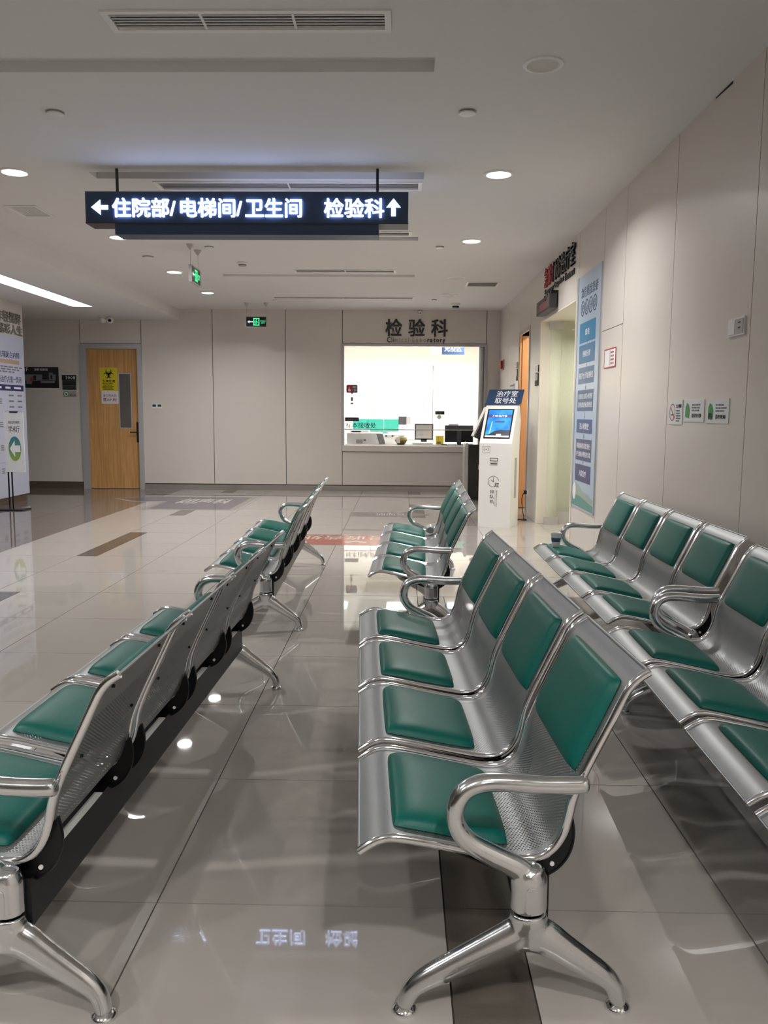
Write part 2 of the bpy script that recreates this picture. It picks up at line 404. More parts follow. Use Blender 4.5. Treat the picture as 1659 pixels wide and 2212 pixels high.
# ================================================================== THE SETTING
# ---- floor: grout bed and single tiles
fl = G().box(-13, 4.2, -6, 20.6, -0.10, -0.006).out('floor', m_grout); tag(fl, 'polished beige floor tiles with dark strips', kind='structure')
PX, PY = 0.8125, 0.80
X0, Y0 = 0.133, 2.18
_tile = {}
def tile(x0, x1, y0, y1, m):
    g_ = 0.0022; dx, dy = round(x1 - x0 - 2 * g_, 4), round(y1 - y0 - 2 * g_, 4); key = (dx, dy, m.name)
    if key not in _tile:
        _tile[key] = make_mesh('tile', [(sx * dx / 2, sy * dy / 2, z) for z in (-0.008, 0) for sx, sy in ((-1, -1), (1, -1), (1, 1), (-1, 1))], BOXF)
        _tile[key].materials.append(m)
    o = bpy.data.objects.new('tile', _tile[key]); COL.objects.link(o); o.parent = fl
    o.location = Vector(((x0 + x1) / 2, (y0 + y1) / 2, 0)) - WLOC[fl.name]
STRIPCOL = (0, -4)
for i in range(-7, 2):
    xa = X0 + i * PX; xb = xa + PX
    for j in range(-3, 16):
        ya = Y0 + j * PY; yb = min(ya + PY, 14.72)
        if i in STRIPCOL:
            k = (j + 1) // 2
            if k % 2 == 0:
                tile(xa, xa + 0.2, ya, yb, m_strip); tile(xa + 0.2, xb, ya, yb, m_tile); continue
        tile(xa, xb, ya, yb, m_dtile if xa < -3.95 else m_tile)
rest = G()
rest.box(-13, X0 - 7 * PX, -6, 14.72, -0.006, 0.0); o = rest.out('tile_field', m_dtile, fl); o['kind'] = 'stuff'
rest = G().box(X0 - 7 * PX, 1.758, -6, Y0 - 3 * PY, -0.006, 0.0); o = rest.out('tile_field', m_tile, fl); o['kind'] = 'stuff'
o = G().box(1.758, 4.2, -6, 14.72, -0.006, 0.0).out('tile_field', m_tile, fl); o['kind'] = 'stuff'
o = G().box(-13, 4.2, 14.72, 20.6, -0.006, 0.0).out('tile_field', m_tile, fl); o['kind'] = 'stuff'

# ---- ceilings
def holed(mp_z, x0, x1, y0, y1, holes, depth, th=0.12):
    xs = sorted({x0, x1, *[h[0] for h in holes], *[h[1] for h in holes]}); ys = sorted({y0, y1, *[h[2] for h in holes], *[h[3] for h in holes]})
    g = G()
    for i in range(len(xs) - 1):
        for j in range(len(ys) - 1):
            cx_, cy_ = (xs[i] + xs[i + 1]) / 2, (ys[j] + ys[j + 1]) / 2
            if any(h[0] < cx_ < h[1] and h[2] < cy_ < h[3] for h in holes): continue
            g.add([(xs[i], ys[j], mp_z), (xs[i + 1], ys[j], mp_z), (xs[i + 1], ys[j + 1], mp_z), (xs[i], ys[j + 1], mp_z)], [(0, 1, 2, 3)])
    for h in holes:
        a, b, c, d = h; z0, z1 = mp_z, mp_z + depth
        g.add([(a, c, z0), (b, c, z0), (b, d, z0), (a, d, z0), (a, c, z1), (b, c, z1), (b, d, z1), (a, d, z1)],
              [(0, 1, 5, 4), (1, 2, 6, 5), (2, 3, 7, 6), (3, 0, 4, 7), (4, 5, 6, 7)])
    return g
SLOTS = [(-2.9 if y < 5 else -2.385, 0.155, y, y + 0.18) for y in (2.25, 4.445, 6.46, 8.74, 11.06)]
VENTS = [(-1.36, -0.09, 3.965, 4.13), (-1.95, 0.12, 6.735, 6.93), (-2.05, 0.06, 8.50, 8.66), (-1.36, -0.11, 10.70, 10.88), (-2.02, 0.16, 13.13, 13.32)]
GRILLES = [(-3.50, -3.26, 7.50, 7.86), (0.90, 1.31, 11.63, 12.02)]
me_ = holed(HC, XS, 1.80, -6, YB + 0.05, SLOTS + VENTS + GRILLES, 0.055)
ceil = me_.out('ceiling', m_ceil); tag(ceil, 'flat white plaster ceiling with recessed slots', kind='structure')
o = G().box(XS, 4.3, -6, 20.6, HC + 0.06, HC + 0.2).out('slab', m_ceil, ceil)
STRIPH = (-5.10, -4.79, 3.2, 12.96)
low = holed(HL, -13, XS, -6, YB + 0.05, [STRIPH, (-9.4, -9.1, 3.2, 12.96)], 0.05).box(XS, XS + 0.012, -6, YB + 0.02, HL, HC + 0.02)
lowc = low.out('ceiling_lower', m_ceil); tag(lowc, 'lowered white ceiling with a light trough over the lobby', kind='structure')
o = G().box(-13, XS, -6, YB + 0.3, HL + 0.055, HL + 0.2).out('slab', m_ceil, lowc)

# ---- back wall
wb = G()
wb.box(-13, -5.62, YB + 0.014, YB + 0.2, 0, 3.3); wb.box(-4.66, -1.03, YB + 0.014, YB + 0.2, 0, 3.3)
wb.box(-5.62, -4.66, YB + 0.014, YB + 0.2, 2.5, 3.3); wb.box(1.44, 4.3, YB + 0.014, YB + 0.2, 0, 3.3)
wb.box(-1.03, 1.44, YB + 0.014, YB + 0.2, 0, 0.80); wb.box(-1.03, 1.44, YB + 0.014, YB + 0.2, 2.56, 3.3)
wback = wb.out('wall_back', m_joint); tag(wback, 'cream panelled wall with laboratory window', kind='structure')
def bpanel(x0, x1, z0, z1): slab('panel', BW, x0 + 0.005, x1 - 0.005, z0 + 0.004, z1 - 0.004, -0.014, 0.0, m_panel, wback)
bpanel(-13, -5.70, 0.12, 3.0); bpanel(-5.70, -4.61, 2.575, 3.0); bpanel(-4.61, -3.345, 0.105, 3.2)
bpanel(-3.345, -2.055, 0.105, 3.2); bpanel(-2.055, -1.05, 0.105, 3.2)
bpanel(-1.05, 1.475, 2.605, 3.2); bpanel(-1.05, 1.475, 0.105, 0.705); bpanel(1.475, 1.80, 0.105, 3.2)
bs = G().slab(BW, -4.61, 1.72, 0.0, 0.095, -0.012, 0.022).out('baseboard_back', m_steel); tag(bs, 'brushed steel skirting along the back wall', kind='structure')
bs = G().slab(BW, -13, -5.70, 0.0, 0.115, -0.012, 0.016).out('baseboard_lobby', m_brown); tag(bs, 'brown skirting beside the wooden door', kind='structure')

# ---- right wall (with an entrance and a door opening)
E0, E1, EZ = 8.53, 10.60, 2.54
D0, D1, DZ = 11.46, 12.36, 2.53
wr = G()
for a, b, z0, z1 in [(-6, E0, 0, 3.3), (E0, E1, EZ, 3.3), (E1, D0, 0, 3.3), (D0, D1, DZ, 3.3), (D1, YB + 0.05, 0, 3.3)]:
    wr.slab(RW, a, b, z0, z1, -0.16, -0.014)
wright = wr.out('wall_right', m_joint); tag(wright, 'cream metal wall panels with dark joints', kind='structure')
def rpanel(y0, y1, z0, z1): slab('panel', RW, y0 + 0.004, y1 - 0.004, z0 + 0.003, z1 - 0.003, -0.014, 0.0, m_panel, wright)
JY = [-6, -4.2, -2.9, -1.6, -0.2, 1.8, 3.07, 4.335, 5.585]
for a, b in zip(JY, JY[1:]): rpanel(a, b, 0.0, 3.19)
rpanel(5.585, 6.765, 0, 3.19); rpanel(6.765, 7.455, 2.11, 3.19); rpanel(6.765, 7.455, 0, 2.11)
rpanel(7.455, 8.475, 0, 3.19); rpanel(8.475, 10.62, 2.545, 3.19); rpanel(10.60, D0 - 0.05, 0, 3.19)
rpanel(D0 - 0.05, D1 + 0.05, 2.58, 3.19); rpanel(D1 + 0.05, 13.62, 0, 3.19); rpanel(13.62, YB, 0, 3.19)
g = G().add([RW(4.74, 3.164, 0.002), RW(4.98, 3.172, 0.002), RW(4.98, 3.178, 0.002), RW(4.74, 3.178, 0.002), RW(4.74, 3.164, -0.01), RW(4.98, 3.172, -0.01), RW(4.98, 3.178, -0.01), RW(4.74, 3.178, -0.01)], BOXF); g.out('gap', m_joint, wright)
# closing walls out of view (left lobby, behind the camera)
wl = G().box(-13.2, -13, -6, YB + 0.2, 0, 3.3).out('wall_lobby', m_panel); tag(wl, 'far lobby wall', kind='structure')
wk = G().box(-13.2, 4.3, -6.2, -6, 0, 3.3).out('wall_front', m_panel); tag(wk, 'wall behind the viewer', kind='structure')

# ---- left lobby partition with posters
wp = G().box(-6.15, -5.85, 6.0, 12.86, 0.10, HL).out('wall_left', m_panel); tag(wp, 'lobby partition wall carrying a printed poster', kind='structure')
bs = G().box(-6.13, -5.865, 6.02, 12.80, 0.0, 0.10).out('baseboard_left', m_brown); tag(bs, 'brown recessed skirting under the poster wall', kind='structure')

# ---- window to the laboratory
win = thing('window_1', 'wide serving window of the clinical laboratory in a silver frame', None, (0.2, YB, 0.7), kind='structure')
G().frame(BW, -1.065, 1.49, 0.705, 2.602, 0.045, -0.15, 0.02).out('window_frame', m_alu, win)
slab('window_sill', BW, -1.045, 1.47, 0.712, 0.816, -0.14, 0.035, m_panel, win)
slab('sill_top', BW, -1.02, 1.445, 0.780, 0.8222, -0.60, -0.10, mat('grey_stone_top', rgb(96, 90, 86), 0.6, spec=0.2, noise=0.05), win)
slab('window_pane', BW, -1.02, 0.20, 1.105, 2.557, -0.10, -0.094, m_glass, win)
slab('window_pane', BW, 0.205, 1.445, 1.105, 2.557, -0.10, -0.094, m_glass, win)
slab('window_rail', BW, -1.02, 1.445, 1.092, 1.108, -0.106, -0.085, m_lgrey, win)
slab('window_jamb', BW, 1.36, 1.445, 1.12, 2.557, -0.30, -0.11, m_white, win)

# ---- wooden door in the back wall
d1 = thing('door_1', 'wooden laboratory door with narrow glass panel in grey metal frame', None, (-5.14, YB, 0), kind='structure')
fr = G(); fr.slab(BW, -5.705, -5.59, 0, 2.57, -0.15, 0.03); fr.slab(BW, -4.685, -4.605, 0, 2.57, -0.15, 0.03); fr.slab(BW, -5.59, -4.685, 2.485, 2.57, -0.15, 0.03)
fr.out('door_frame', m_alu, d1)
slab('door_leaf', BW, -5.588, -4.688, 0.012, 2.483, -0.07, -0.028, m_wood, d1)
slab('door_pane', BW, -5.03, -4.83, 1.10, 2.05, -0.03, -0.0265, m_doorglass, d1)
G().frame(BW, -5.045, -4.815, 1.085, 2.065, 0.016, -0.03, -0.024).out('glazing_bead', m_alu, d1)
hd = slab('door_handle', BW, -4.735, -4.700, 0.84, 1.20, -0.028, -0.008, m_black, d1)
G().tube([BW(-4.718, 1.02, -0.01), BW(-4.718, 1.02, 0.03), BW(-4.74, 1.02, 0.035), BW(-4.84, 1.02, 0.035)], 0.011, 8).out('lever', m_black, hd, True)

# ---- second door (orange wood, opened inwards)
d2 = thing('door_2', 'orange wooden door standing open in the panelled wall', None, (WX(11.9), 11.9, 0), kind='structure')
fr = G(); fr.slab(RW, D0 - 0.05, D0, 0, DZ + 0.05, -0.16, 0.012); fr.slab(RW, D1, D1 + 0.05, 0, DZ + 0.05, -0.16, 0.012); fr.slab(RW, D0, D1, DZ, DZ + 0.05, -0.16, 0.012)
fr.out('door_frame', m_alu, d2)
G().box(WX(12.3) + 0.03, WX(12.3) + 0.88, 12.29, 12.335, 0.01, DZ - 0.01).out('door_leaf', m_wood2, d2)
G().box(WX(12.3) - 0.005, WX(12.3) + 0.03, 12.30, 12.36, 0.0, DZ).out('door_stop', m_wood2, d2)
rm = G(); rm.box(3.1, 3.2, 11.0, 13.2, 0, 3.0); rm.box(1.93, 3.2, 13.1, 13.2, 0, 3.0); rm.box(1.95, 3.2, 10.96, 11.06, 0, 3.0); rm.box(1.93, 3.2, 10.96, 13.2, 2.95, 3.05)
rmo = rm.out('wall_treatment', m_entry); tag(rmo, 'pale walls of the room behind the orange door', kind='structure')

# ---- glazed entrance recess
en = G(); en.box(1.745, 3.3, E1, E1 + 0.08, 0, 2.6); en.box(3.2, 3.3, 8.2, E1, 0, 2.6); en.box(1.925, 3.3, E0 - 0.1, E0 - 0.02, 0, 2.6); en.box(1.92, 3.3, E0 - 0.1, E1 + 0.08, 2.54, 2.64)
eno = en.out('wall_entrance', m_entry); tag(eno, 'pale recess walls of the treatment room entrance', kind='structure')
jb = G(); jb.slab(RW, E1 - 0.05, E1 + 0.02, 0, EZ + 0.01, -0.17, 0.006); jb.slab(RW, E0 - 0.055, E0 + 0.0, 0, EZ + 0.01, -0.17, 0.006); jb.slab(RW, E0, E1 - 0.05, EZ - 0.012, EZ + 0.005, -0.17, 0.0)
jb = jb.out('trim_1', m_doorpaint); tag(jb, 'cream jambs of the treatment room entrance', kind='structure')
gd = thing('glass_door', 'frameless greenish glass door leaf standing open in the entrance recess', 'door', (1.95, 10.42, 0))
G().box(1.83, 1.965, 10.40, 10.412, 0.06, 2.42).out('pane', m_gglass, gd)
G().box(1.81, 1.985, 10.392, 10.42, 2.42, 2.515).out('top_clamp', m_lgrey, gd)
G().box(1.81, 1.985, 10.392, 10.42, 0.0, 0.10).out('bottom_clamp', m_lgrey, gd)
gd2 = thing('glass_partition', 'tall fixed glass sheet with frosted foot inside the entrance recess', 'partition', (2.2, 10.5, 0))
G().box(1.985, 2.60, 10.50, 10.512, 0.16, 2.50).out('pane', m_gglass, gd2); G().box(1.985, 2.60, 10.50, 10.512, 0.0, 0.16).out('foot_rail', m_lgrey, gd2)

# ---- laboratory room behind the window
lb = G(); lb.box(-4.3, 4.3, 20.4, 20.6, 0, 3.2); lb.box(-2.6, -2.5, YB + 0.2, 20.4, 0, 3.2); lb.box(2.35, 2.45, YB + 0.2, 20.4, 0, 3.2)
lbo = lb.out('wall_laboratory', m_labwall); tag(lbo, 'bright white walls of the laboratory room', kind='structure')
lbc = G().box(-2.6, 2.45, YB + 0.2, 20.4, 3.02, 3.15).out('ceiling_laboratory', m_ceil); tag(lbc, 'white laboratory ceiling', kind='structure')
for x_ in (-1.95, -0.75, 0.55): slab('joint', lambda u, v, d: (u, 20.4 - d, v), x_, x_ + 0.012, 0.0, 2.1, 0.0, 0.004, m_inkg, lbo)

# ================================================================== LAMPS
def area(parent, loc, sx, sy, power, col, shape='RECTANGLE', spread=160):
    l = bpy.data.lights.new('lamp_light', 'AREA'); l.shape = shape; l.size = sx
    if shape in ('RECTANGLE', 'ELLIPSE'): l.size_y = sy
    l.energy = power; l.color = col; l.spread = math.radians(spread)
    o = bpy.data.objects.new('lamp_light', l); COL.objects.link(o); o.parent = parent
    o.location = Vector(loc) - WLOC[parent.name]
    return o
def downlight(x, y, lit, label, group, r=0.088):
    t = thing('downlight', label, 'downlight', (x, y, HC), group)
    G().lathe([(r, 0.0), (r, -0.004), (r + 0.006, -0.010), (r + 0.024, -0.006), (r + 0.027, 0.0)], (x, y, HC), 28).out('trim_ring', m_white, t, True)
    G().lathe([(r + 0.001, 0.0), (r + 0.001, -0.003), (0.001, -0.003)], (x, y, HC), 28).out('diffuser', m_lampon if lit else m_lampoff, t)
    if lit: area(t, (x, y, HC - 0.014), 2 * r, 0, P_DOWN, LAMP_COL, 'DISK', 150)
XR, XL = 0.715, -2.95
downlight(XR, 6.50, True, 'lit downlight above the wall benches, between sign and panelled wall', 'lit ceiling downlights')
downlight(XR, 8.92, True, 'lit downlight in front of the glazed entrance beside the panelled wall', 'lit ceiling downlights')
downlight(XL, 6.46, True, 'lit downlight cut by the picture edge, beside the hanging sign', 'lit ceiling downlights')
downlight(XL, 8.79, True, 'lit downlight just under the arrow end of the hanging sign', 'lit ceiling downlights')
downlight(XL, 10.90, True, 'lit downlight next to the side-on green exit sign', 'lit ceiling downlights')
downlight(XL, 12.74, True, 'lit downlight nearest the back wall in its row', 'lit ceiling downlights')
downlight(XR, 4.53, False, 'large unlit downlight nearest above the viewer, beside the panelled wall', 'unlit ceiling downlights', 0.08)
downlight(XR, 11.28, False, 'unlit downlight beside the square grille near the panelled wall', 'unlit ceiling downlights', 0.10)
downlight(0.70, 12.92, False, 'unlit downlight beside the black-faced dome camera', 'unlit ceiling downlights', 0.10)
downlight(-1.12, -0.7, True, 'added lit downlight out of view in the middle behind the viewer', 'downlights out of view')  # added lamp outside the two rows, brightens the near floor
downlight(XL, 1.8, True, 'lit downlight out of view over the open lobby floor', 'downlights out of view')
downlight(XL, -0.6, True, 'lit downlight out of view behind the viewer over the lobby', 'downlights out of view')
downlight(XR, -0.3, True, 'lit downlight out of view above the viewer beside the panelled wall', 'downlights out of view')
downlight(XR, -2.7, True, 'lit downlight out of view farther behind the viewer', 'downlights out of view')
def strip(x0, x1, y0, y1, label):
    t = thing('light_strip', label, 'ceiling light', ((x0 + x1) / 2, (y0 + y1) / 2, HL), 'lobby light troughs')
    G().box(x0, x1, y0, y1, HL + 0.004, HL + 0.012).out('diffuser', m_striplit, t)
strip(STRIPH[0] + 0.003, STRIPH[1] - 0.003, STRIPH[2] + 0.003, STRIPH[3] - 0.003, 'long white light strip recessed in the lowered ceiling')
strip(-9.397, -9.103, 3.203, 12.957, 'added far light strip out of view, giving ambient light to the lobby')  # unseen strip, added for ambient light over the lobby
for x_ in (-1.5, 0.0, 1.4):
    for y_ in (16.2, 18.6):
        t = thing('panel_light', 'laboratory ceiling light panel out of view, %s row, %s' % ('front' if y_ < 17 else 'rear', {-1.5: 'by the printer side', 0.0: 'middle', 1.4: 'by the black monitor side'}[x_]), 'ceiling light', (x_, y_, 3.02), 'laboratory ceiling lights')
        G().box(x_ - 0.3, x_ + 0.3, y_ - 0.3, y_ + 0.3, 3.005, 3.018).out('diffuser', m_labpanel, t)
        G().frame(lambda u, v, d: (u, v, d), x_ - 0.32, x_ + 0.32, y_ - 0.32, y_ + 0.32, 0.02, 3.0, 3.019).out('frame', m_white, t)
        area(t, (x_, y_, 3.0), 0.58, 0.58, P_LAB, (1, 0.98, 0.95))
t = thing('added_entrance_light', 'added unseen ceiling light brightening the entrance recess', 'ceiling light', (2.4, 9.5, 2.54))  # added lamp, itself unseen, lifts the brightness of the recess
G().lathe([(0.09, 0), (0.09, -0.012), (0.001, -0.014)], (2.4, 9.5, 2.54), 24).out('diffuser', m_lampon, t)
area(t, (2.4, 9.5, 2.52), 0.18, 0, P_ENTRY, (1, 0.97, 0.86), 'DISK')
t = thing('room_light', 'small ceiling light inside the room behind the orange door', 'ceiling light', (2.6, 11.9, 2.95))
G().lathe([(0.09, 0), (0.09, -0.012), (0.001, -0.014)], (2.6, 11.9, 2.95), 24).out('diffuser', m_lampon, t)
area(t, (2.5, 11.8, 2.93), 0.18, 0, 30.0, (1, 0.95, 0.85), 'DISK')

# ================================================================== BENCHES
def catmull(P, n=6):
    out = []
    for i in range(len(P) - 1):
        p0 = P[max(i - 1, 0)]; p1 = P[i]; p2 = P[i + 1]; p3 = P[min(i + 2, len(P) - 1)]
        for k in range(n):
            t = k / n
            out.append(tuple(0.5 * ((2 * p1[a]) + (-p0[a] + p2[a]) * t + (2 * p0[a] - 5 * p1[a] + 4 * p2[a] - p3[a]) * t * t + (-p0[a] + 3 * p1[a] - 3 * p2[a] + p3[a]) * t ** 3) for a in range(len(p1))))
    out.append(tuple(P[-1])); return out
PROF = catmull([(-0.391, 0.376), (-0.362, 0.396), (-0.336, 0.407), (-0.306, 0.409), (-0.24, 0.398), (-0.15, 0.379), (-0.06, 0.361), (-0.01, 0.355),
                (0.03, 0.361), (0.062, 0.384), (0.083, 0.42), (0.094, 0.46), (0.102, 0.50), (0.116, 0.54), (0.139, 0.592), (0.178, 0.674), (0.207, 0.735), (0.222, 0.764), (0.241, 0.786), (0.266, 0.803)], 5)
ARC = [0.0]
for a, b in zip(PROF, PROF[1:]): ARC.append(ARC[-1] + math.hypot(b[0] - a[0], b[1] - a[1]))
def prof_at(s):
    for i in range(len(ARC) - 1):
        if ARC[i + 1] >= s:
            t = (s - ARC[i]) / (ARC[i + 1] - ARC[i] + 1e-9); p, q = PROF[i], PROF[i + 1]
            tx, tz = q[0] - p[0], q[1] - p[1]; l = math.hypot(tx, tz)
            return (p[0] + (q[0] - p[0]) * t, p[1] + (q[1] - p[1]) * t, -tz / l, tx / l)
    return (*PROF[-1], -0.6, 0.8)
SW = 0.515
def seat_shell():
    V = []; F = []; uv = []; n = len(PROF); ys = [-SW / 2, SW / 2]
    for side, off in ((0, 0.0), (1, -0.003)):
        for i in range(n):
            x, z, nx, nz = prof_at(min(ARC[i] + 1e-6, ARC[-1] - 1e-6))
            for y in ys: V.append((x + nx * off, y, z + nz * off)); uv.append((ARC[i], y))
    idx = lambda s, i, k: s * n * 2 + i * 2 + k
    for i in range(n - 1):
        F.append((idx(0, i, 0), idx(0, i, 1), idx(0, i + 1, 1), idx(0, i + 1, 0)))
        F.append((idx(1, i, 0), idx(1, i + 1, 0), idx(1, i + 1, 1), idx(1, i, 1)))
        for k in (0, 1): F.append((idx(0, i, k), idx(0, i + 1, k), idx(1, i + 1, k), idx(1, i, k)))
    F.append((idx(0, 0, 0), idx(0, 0, 1), idx(1, 0, 1), idx(1, 0, 0))); F.append((idx(0, n - 1, 0), idx(0, n - 1, 1), idx(1, n - 1, 1), idx(1, n - 1, 0)))
    me = make_mesh('seat', V, F, True, uv, 50); me.materials.append(m_perf); return me
def lip(s_, r, name):
    x, z, nx, nz = prof_at(s_ + 1e-6); g = G().tube([(x, -SW / 2, z), (x, SW / 2, z)], r, 8)
    me = make_mesh(name, g.V, g.F, True, None, 50); me.materials.append(m_shell); return me
def cushion(s0, s1, half, th, name, taper=0.0):
    na, nb = 18, 18; V = []; F = []
    def samp(k, n):
        a = -1 + 2 * k / n; return math.copysign(1 - (1 - abs(a)) ** 1.6, a) if abs(a) < 1 else a
    for i in range(na + 1):
        a = samp(i, na)
        for j in range(nb + 1):
            b = samp(j, nb)
            # rounded corners: pull in near the corners
            ra = a * (1 - 0.025 * abs(b) ** 8); rb = b * (1 - 0.03 * abs(a) ** 8 - taper * max(0, a))
            s = (s0 + s1) / 2 + ra * (s1 - s0) / 2
            x, z, nx, nz = prof_at(s)
            hgt = th * (max(0, 1 - abs(a) ** 7) ** 0.42) * (max(0, 1 - abs(b) ** 7) ** 0.42) * (0.86 + 0.14 * (1 - a * a) * (1 - b * b)) + 0.002
            V.append((x + nx * hgt, rb * half, z + nz * hgt))
    for i in range(na):
        for j in range(nb):
            q = i * (nb + 1) + j; F.append((q, q + 1, q + nb + 2, q + nb + 1))
    # closed underside
    top = len(V)
    for i in range(na + 1):
        for j in (0, nb):
            pass
    border = [j for j in range(nb + 1)] + [(i + 1) * (nb + 1) - 1 for i in range(1, na + 1)] + [na * (nb + 1) + j for j in range(nb - 1, -1, -1)] + [i * (nb + 1) for i in range(na - 1, 0, -1)]
    F.append(tuple(border))
    me = make_mesh(name, V, F, True, None, 60); me.materials.append(m_vinyl); return me
def rail():
    path = [(p[0], 0, p[1] + 0.001) for p in PROF]
    g = G().tube(path, 0.0105, 10, 0.009, ref=(0, 1, 0))
    me = make_mesh('side_rail', g.V, g.F, True, None, 50); me.materials.append(m_chrome); return me
def bracket():
    topp = [(prof_at(s)[0], prof_at(s)[1] - 0.010) for s in [0.20 + 0.022 * k for k in range(17)]]
    topp = [p for p in topp if p[0] < 0.099]
    bot = catmull([(0.104, 0.455), (0.112, 0.41), (0.105, 0.365), (0.082, 0.328), (0.045, 0.304), (0.0, 0.300), (-0.06, 0.318), (-0.13, 0.350), (-0.19, 0.376)], 4)
    g = G().poly(lambda u, v, d: (u, d, v), topp + bot, -0.004, 0.004)
    g.tube([(p[0], 0, p[1]) for p in bot], 0.004, 6, 0.008, ref=(0, 1, 0))
    me = make_mesh('bracket', g.V, g.F, True, None, 35); me.materials.append(m_black); return me
def remesh(g, m, name, vox, it):
    me = make_mesh(name + '_raw', g.V, g.F); o = bpy.data.objects.new('raw', me); COL.objects.link(o)
    md = o.modifiers.new('r', 'REMESH'); md.mode = 'VOXEL'; md.voxel_size = vox; md.use_smooth_shade = True
    ms = o.modifiers.new('s', 'SMOOTH'); ms.iterations = it; ms.factor = 0.5
    dg = bpy.context.evaluated_depsgraph_get(); dg.update()
    out = bpy.data.meshes.new_from_object(o.evaluated_get(dg)); out.name = name
    bpy.data.objects.remove(o)
    for p in out.polygons: p.use_smooth = True
    out.materials.clear(); out.materials.append(m); return out
def armrest():
    path = catmull([(0.130, 0.551), (0.09, 0.549), (0.02, 0.550), (-0.06, 0.556), (-0.115, 0.554), (-0.153, 0.535), (-0.173, 0.495), (-0.168, 0.452), (-0.140, 0.415), (-0.090, 0.384), (-0.035, 0.355), (0.0, 0.325)], 5)
    n = len(path)
    ra = [0.0215 if i < n * 0.6 else 0.0215 + 0.008 * (i / n - 0.6) / 0.4 for i in range(n)]; ra[0] = 0.010; ra[1] = 0.019
    rb = [0.020 + 0.006 * i / n for i in range(n)]; rb[0] = 0.009; rb[1] = 0.018
    g = G().tube([(p[0], 0, p[1]) for p in path], ra, 14, rb, ref=(0, 1, 0))
    col = [(0.0, 0, 0.249), (0.0, 0, 0.27), (0.0, 0, 0.30), (-0.001, 0, 0.325), (-0.004, 0, 0.345), (-0.008, 0, 0.352)]
    g.tube(col, [0.042, 0.042, 0.042, 0.043, 0.037, 0.022], 16, [0.034, 0.034, 0.034, 0.034, 0.030, 0.018], ref=(0, 1, 0))
    return remesh(g, m_cast, 'armrest', 0.0042, 6)
def legbase():
    g = G()
    g.tube([(0, 0, 0.244), (0, 0, 0.225), (0.0, 0, 0.195), (0.0, 0, 0.165)], [0.042, 0.045, 0.056, 0.050], 16, [0.034, 0.034, 0.030, 0.026], ref=(0, 1, 0))
    for P_ in ([(0.005, 0.205), (-0.05, 0.176), (-0.12, 0.140), (-0.19, 0.104), (-0.238, 0.079), (-0.266, 0.056), (-0.280, 0.028), (-0.283, 0.012)],
               [(-0.005, 0.205), (0.04, 0.182), (0.085, 0.150), (0.135, 0.116), (0.178, 0.086), (0.203, 0.060), (0.214, 0.030), (0.216, 0.012)]):
        pp = catmull(P_, 4); n = len(pp)
        ra = [0.046 - 0.023 * min(1, (i / n) / 0.66) - 0.005 * max(0, (i / n - 0.66) / 0.34) for i in range(n)]
        rb = [0.030 - 0.009 * min(1, (i / n) / 0.7) for i in range(n)]
        g.tube([(p[0], 0, p[1]) for p in pp], ra, 12, rb, ref=(0, 1, 0))
    web = catmull([(-0.12, 0.128), (-0.06, 0.158), (0.0, 0.166), (0.05, 0.150), (0.10, 0.122)], 4)
    g.tube([(p[0], 0, p[1]) for p in web], 0.019, 10, 0.02, ref=(0, 1, 0))
    return remesh(g, m_cast, 'leg', 0.0042, 6)
def oval():
    pts = [(0.0135 * math.copysign(abs(math.cos(a)) ** 0.45, math.cos(a)), 0.288 + 0.031 * math.copysign(abs(math.sin(a)) ** 0.45, math.sin(a))) for a in [2 * PI * k / 32 for k in range(32)]]
    g = G().poly(lambda u, v, d: (u, d, v), pts, -0.0350, -0.027)
    me = make_mesh('oval_cap', g.V, g.F, True, None, 40); me.materials.append(m_cast); return me
def glide():
    g = G().lathe([(0.010, 0.034), (0.010, 0.020), (0.016, 0.017), (0.0265, 0.011), (0.029, 0.006), (0.0275, 0.0)], (0, 0, 0), 20)
    me = make_mesh('glide', g.V, g.F, True, None, 50); me.materials.append(m_chrome); return me
def dot():
    g = G().lathe([(0.0055, -0.008), (0.0055, 0.008), (0.001, 0.009)], (0.062, 0, 0.335), 10, 'y')
    me = make_mesh('bolt', g.V, g.F); me.materials.append(m_white); return me
MS = dict(shell=seat_shell(), lipf=lip(0.0, 0.0045, 'front_lip'), lipt=lip(ARC[-1] - 1e-4, 0.0045, 'top_lip'), seatpad=cushion(0.088, 0.372, 0.207, 0.034, 'seat_cushion', 0.03), backpad=cushion(0.645, 0.892, 0.212, 0.030, 'back_cushion', 0.02),
          rail=rail(), bracket=bracket(), arm=armrest(), leg=legbase(), oval=oval(), glide=glide(), dot=dot())
g = G().box(-0.012, 0.050, -1.13, 1.13, 0.205, 0.322); MS['beam'] = make_mesh('beam', g.V, g.F); MS['beam'].materials.append(m_black)
g = G().box(0.028, 0.0505, -0.10, 0.16, 0.3215, 0.3245); MS['whitestrip'] = make_mesh('white_strip', g.V, g.F); MS['whitestrip'].materials.append(m_white)  # plain white strip on the beam's top edge under each seat
for k_, s in enumerate((0.68, 0.87)):
    x, z, nx, nz = prof_at(s); g = G().lathe([(0.0045, 0.009), (0.0045, 0.0), (0.001, -0.001)], (x, 0, z), 8, 'x')
    MS['screw%d' % k_] = make_mesh('screw', g.V, g.F); MS['screw%d' % k_].materials.append(m_rubber)
def inst(name, me, parent, loc=(0, 0, 0)):
    o = bpy.data.objects.new(name, me); COL.objects.link(o); o.parent = parent; o.location = loc; return o
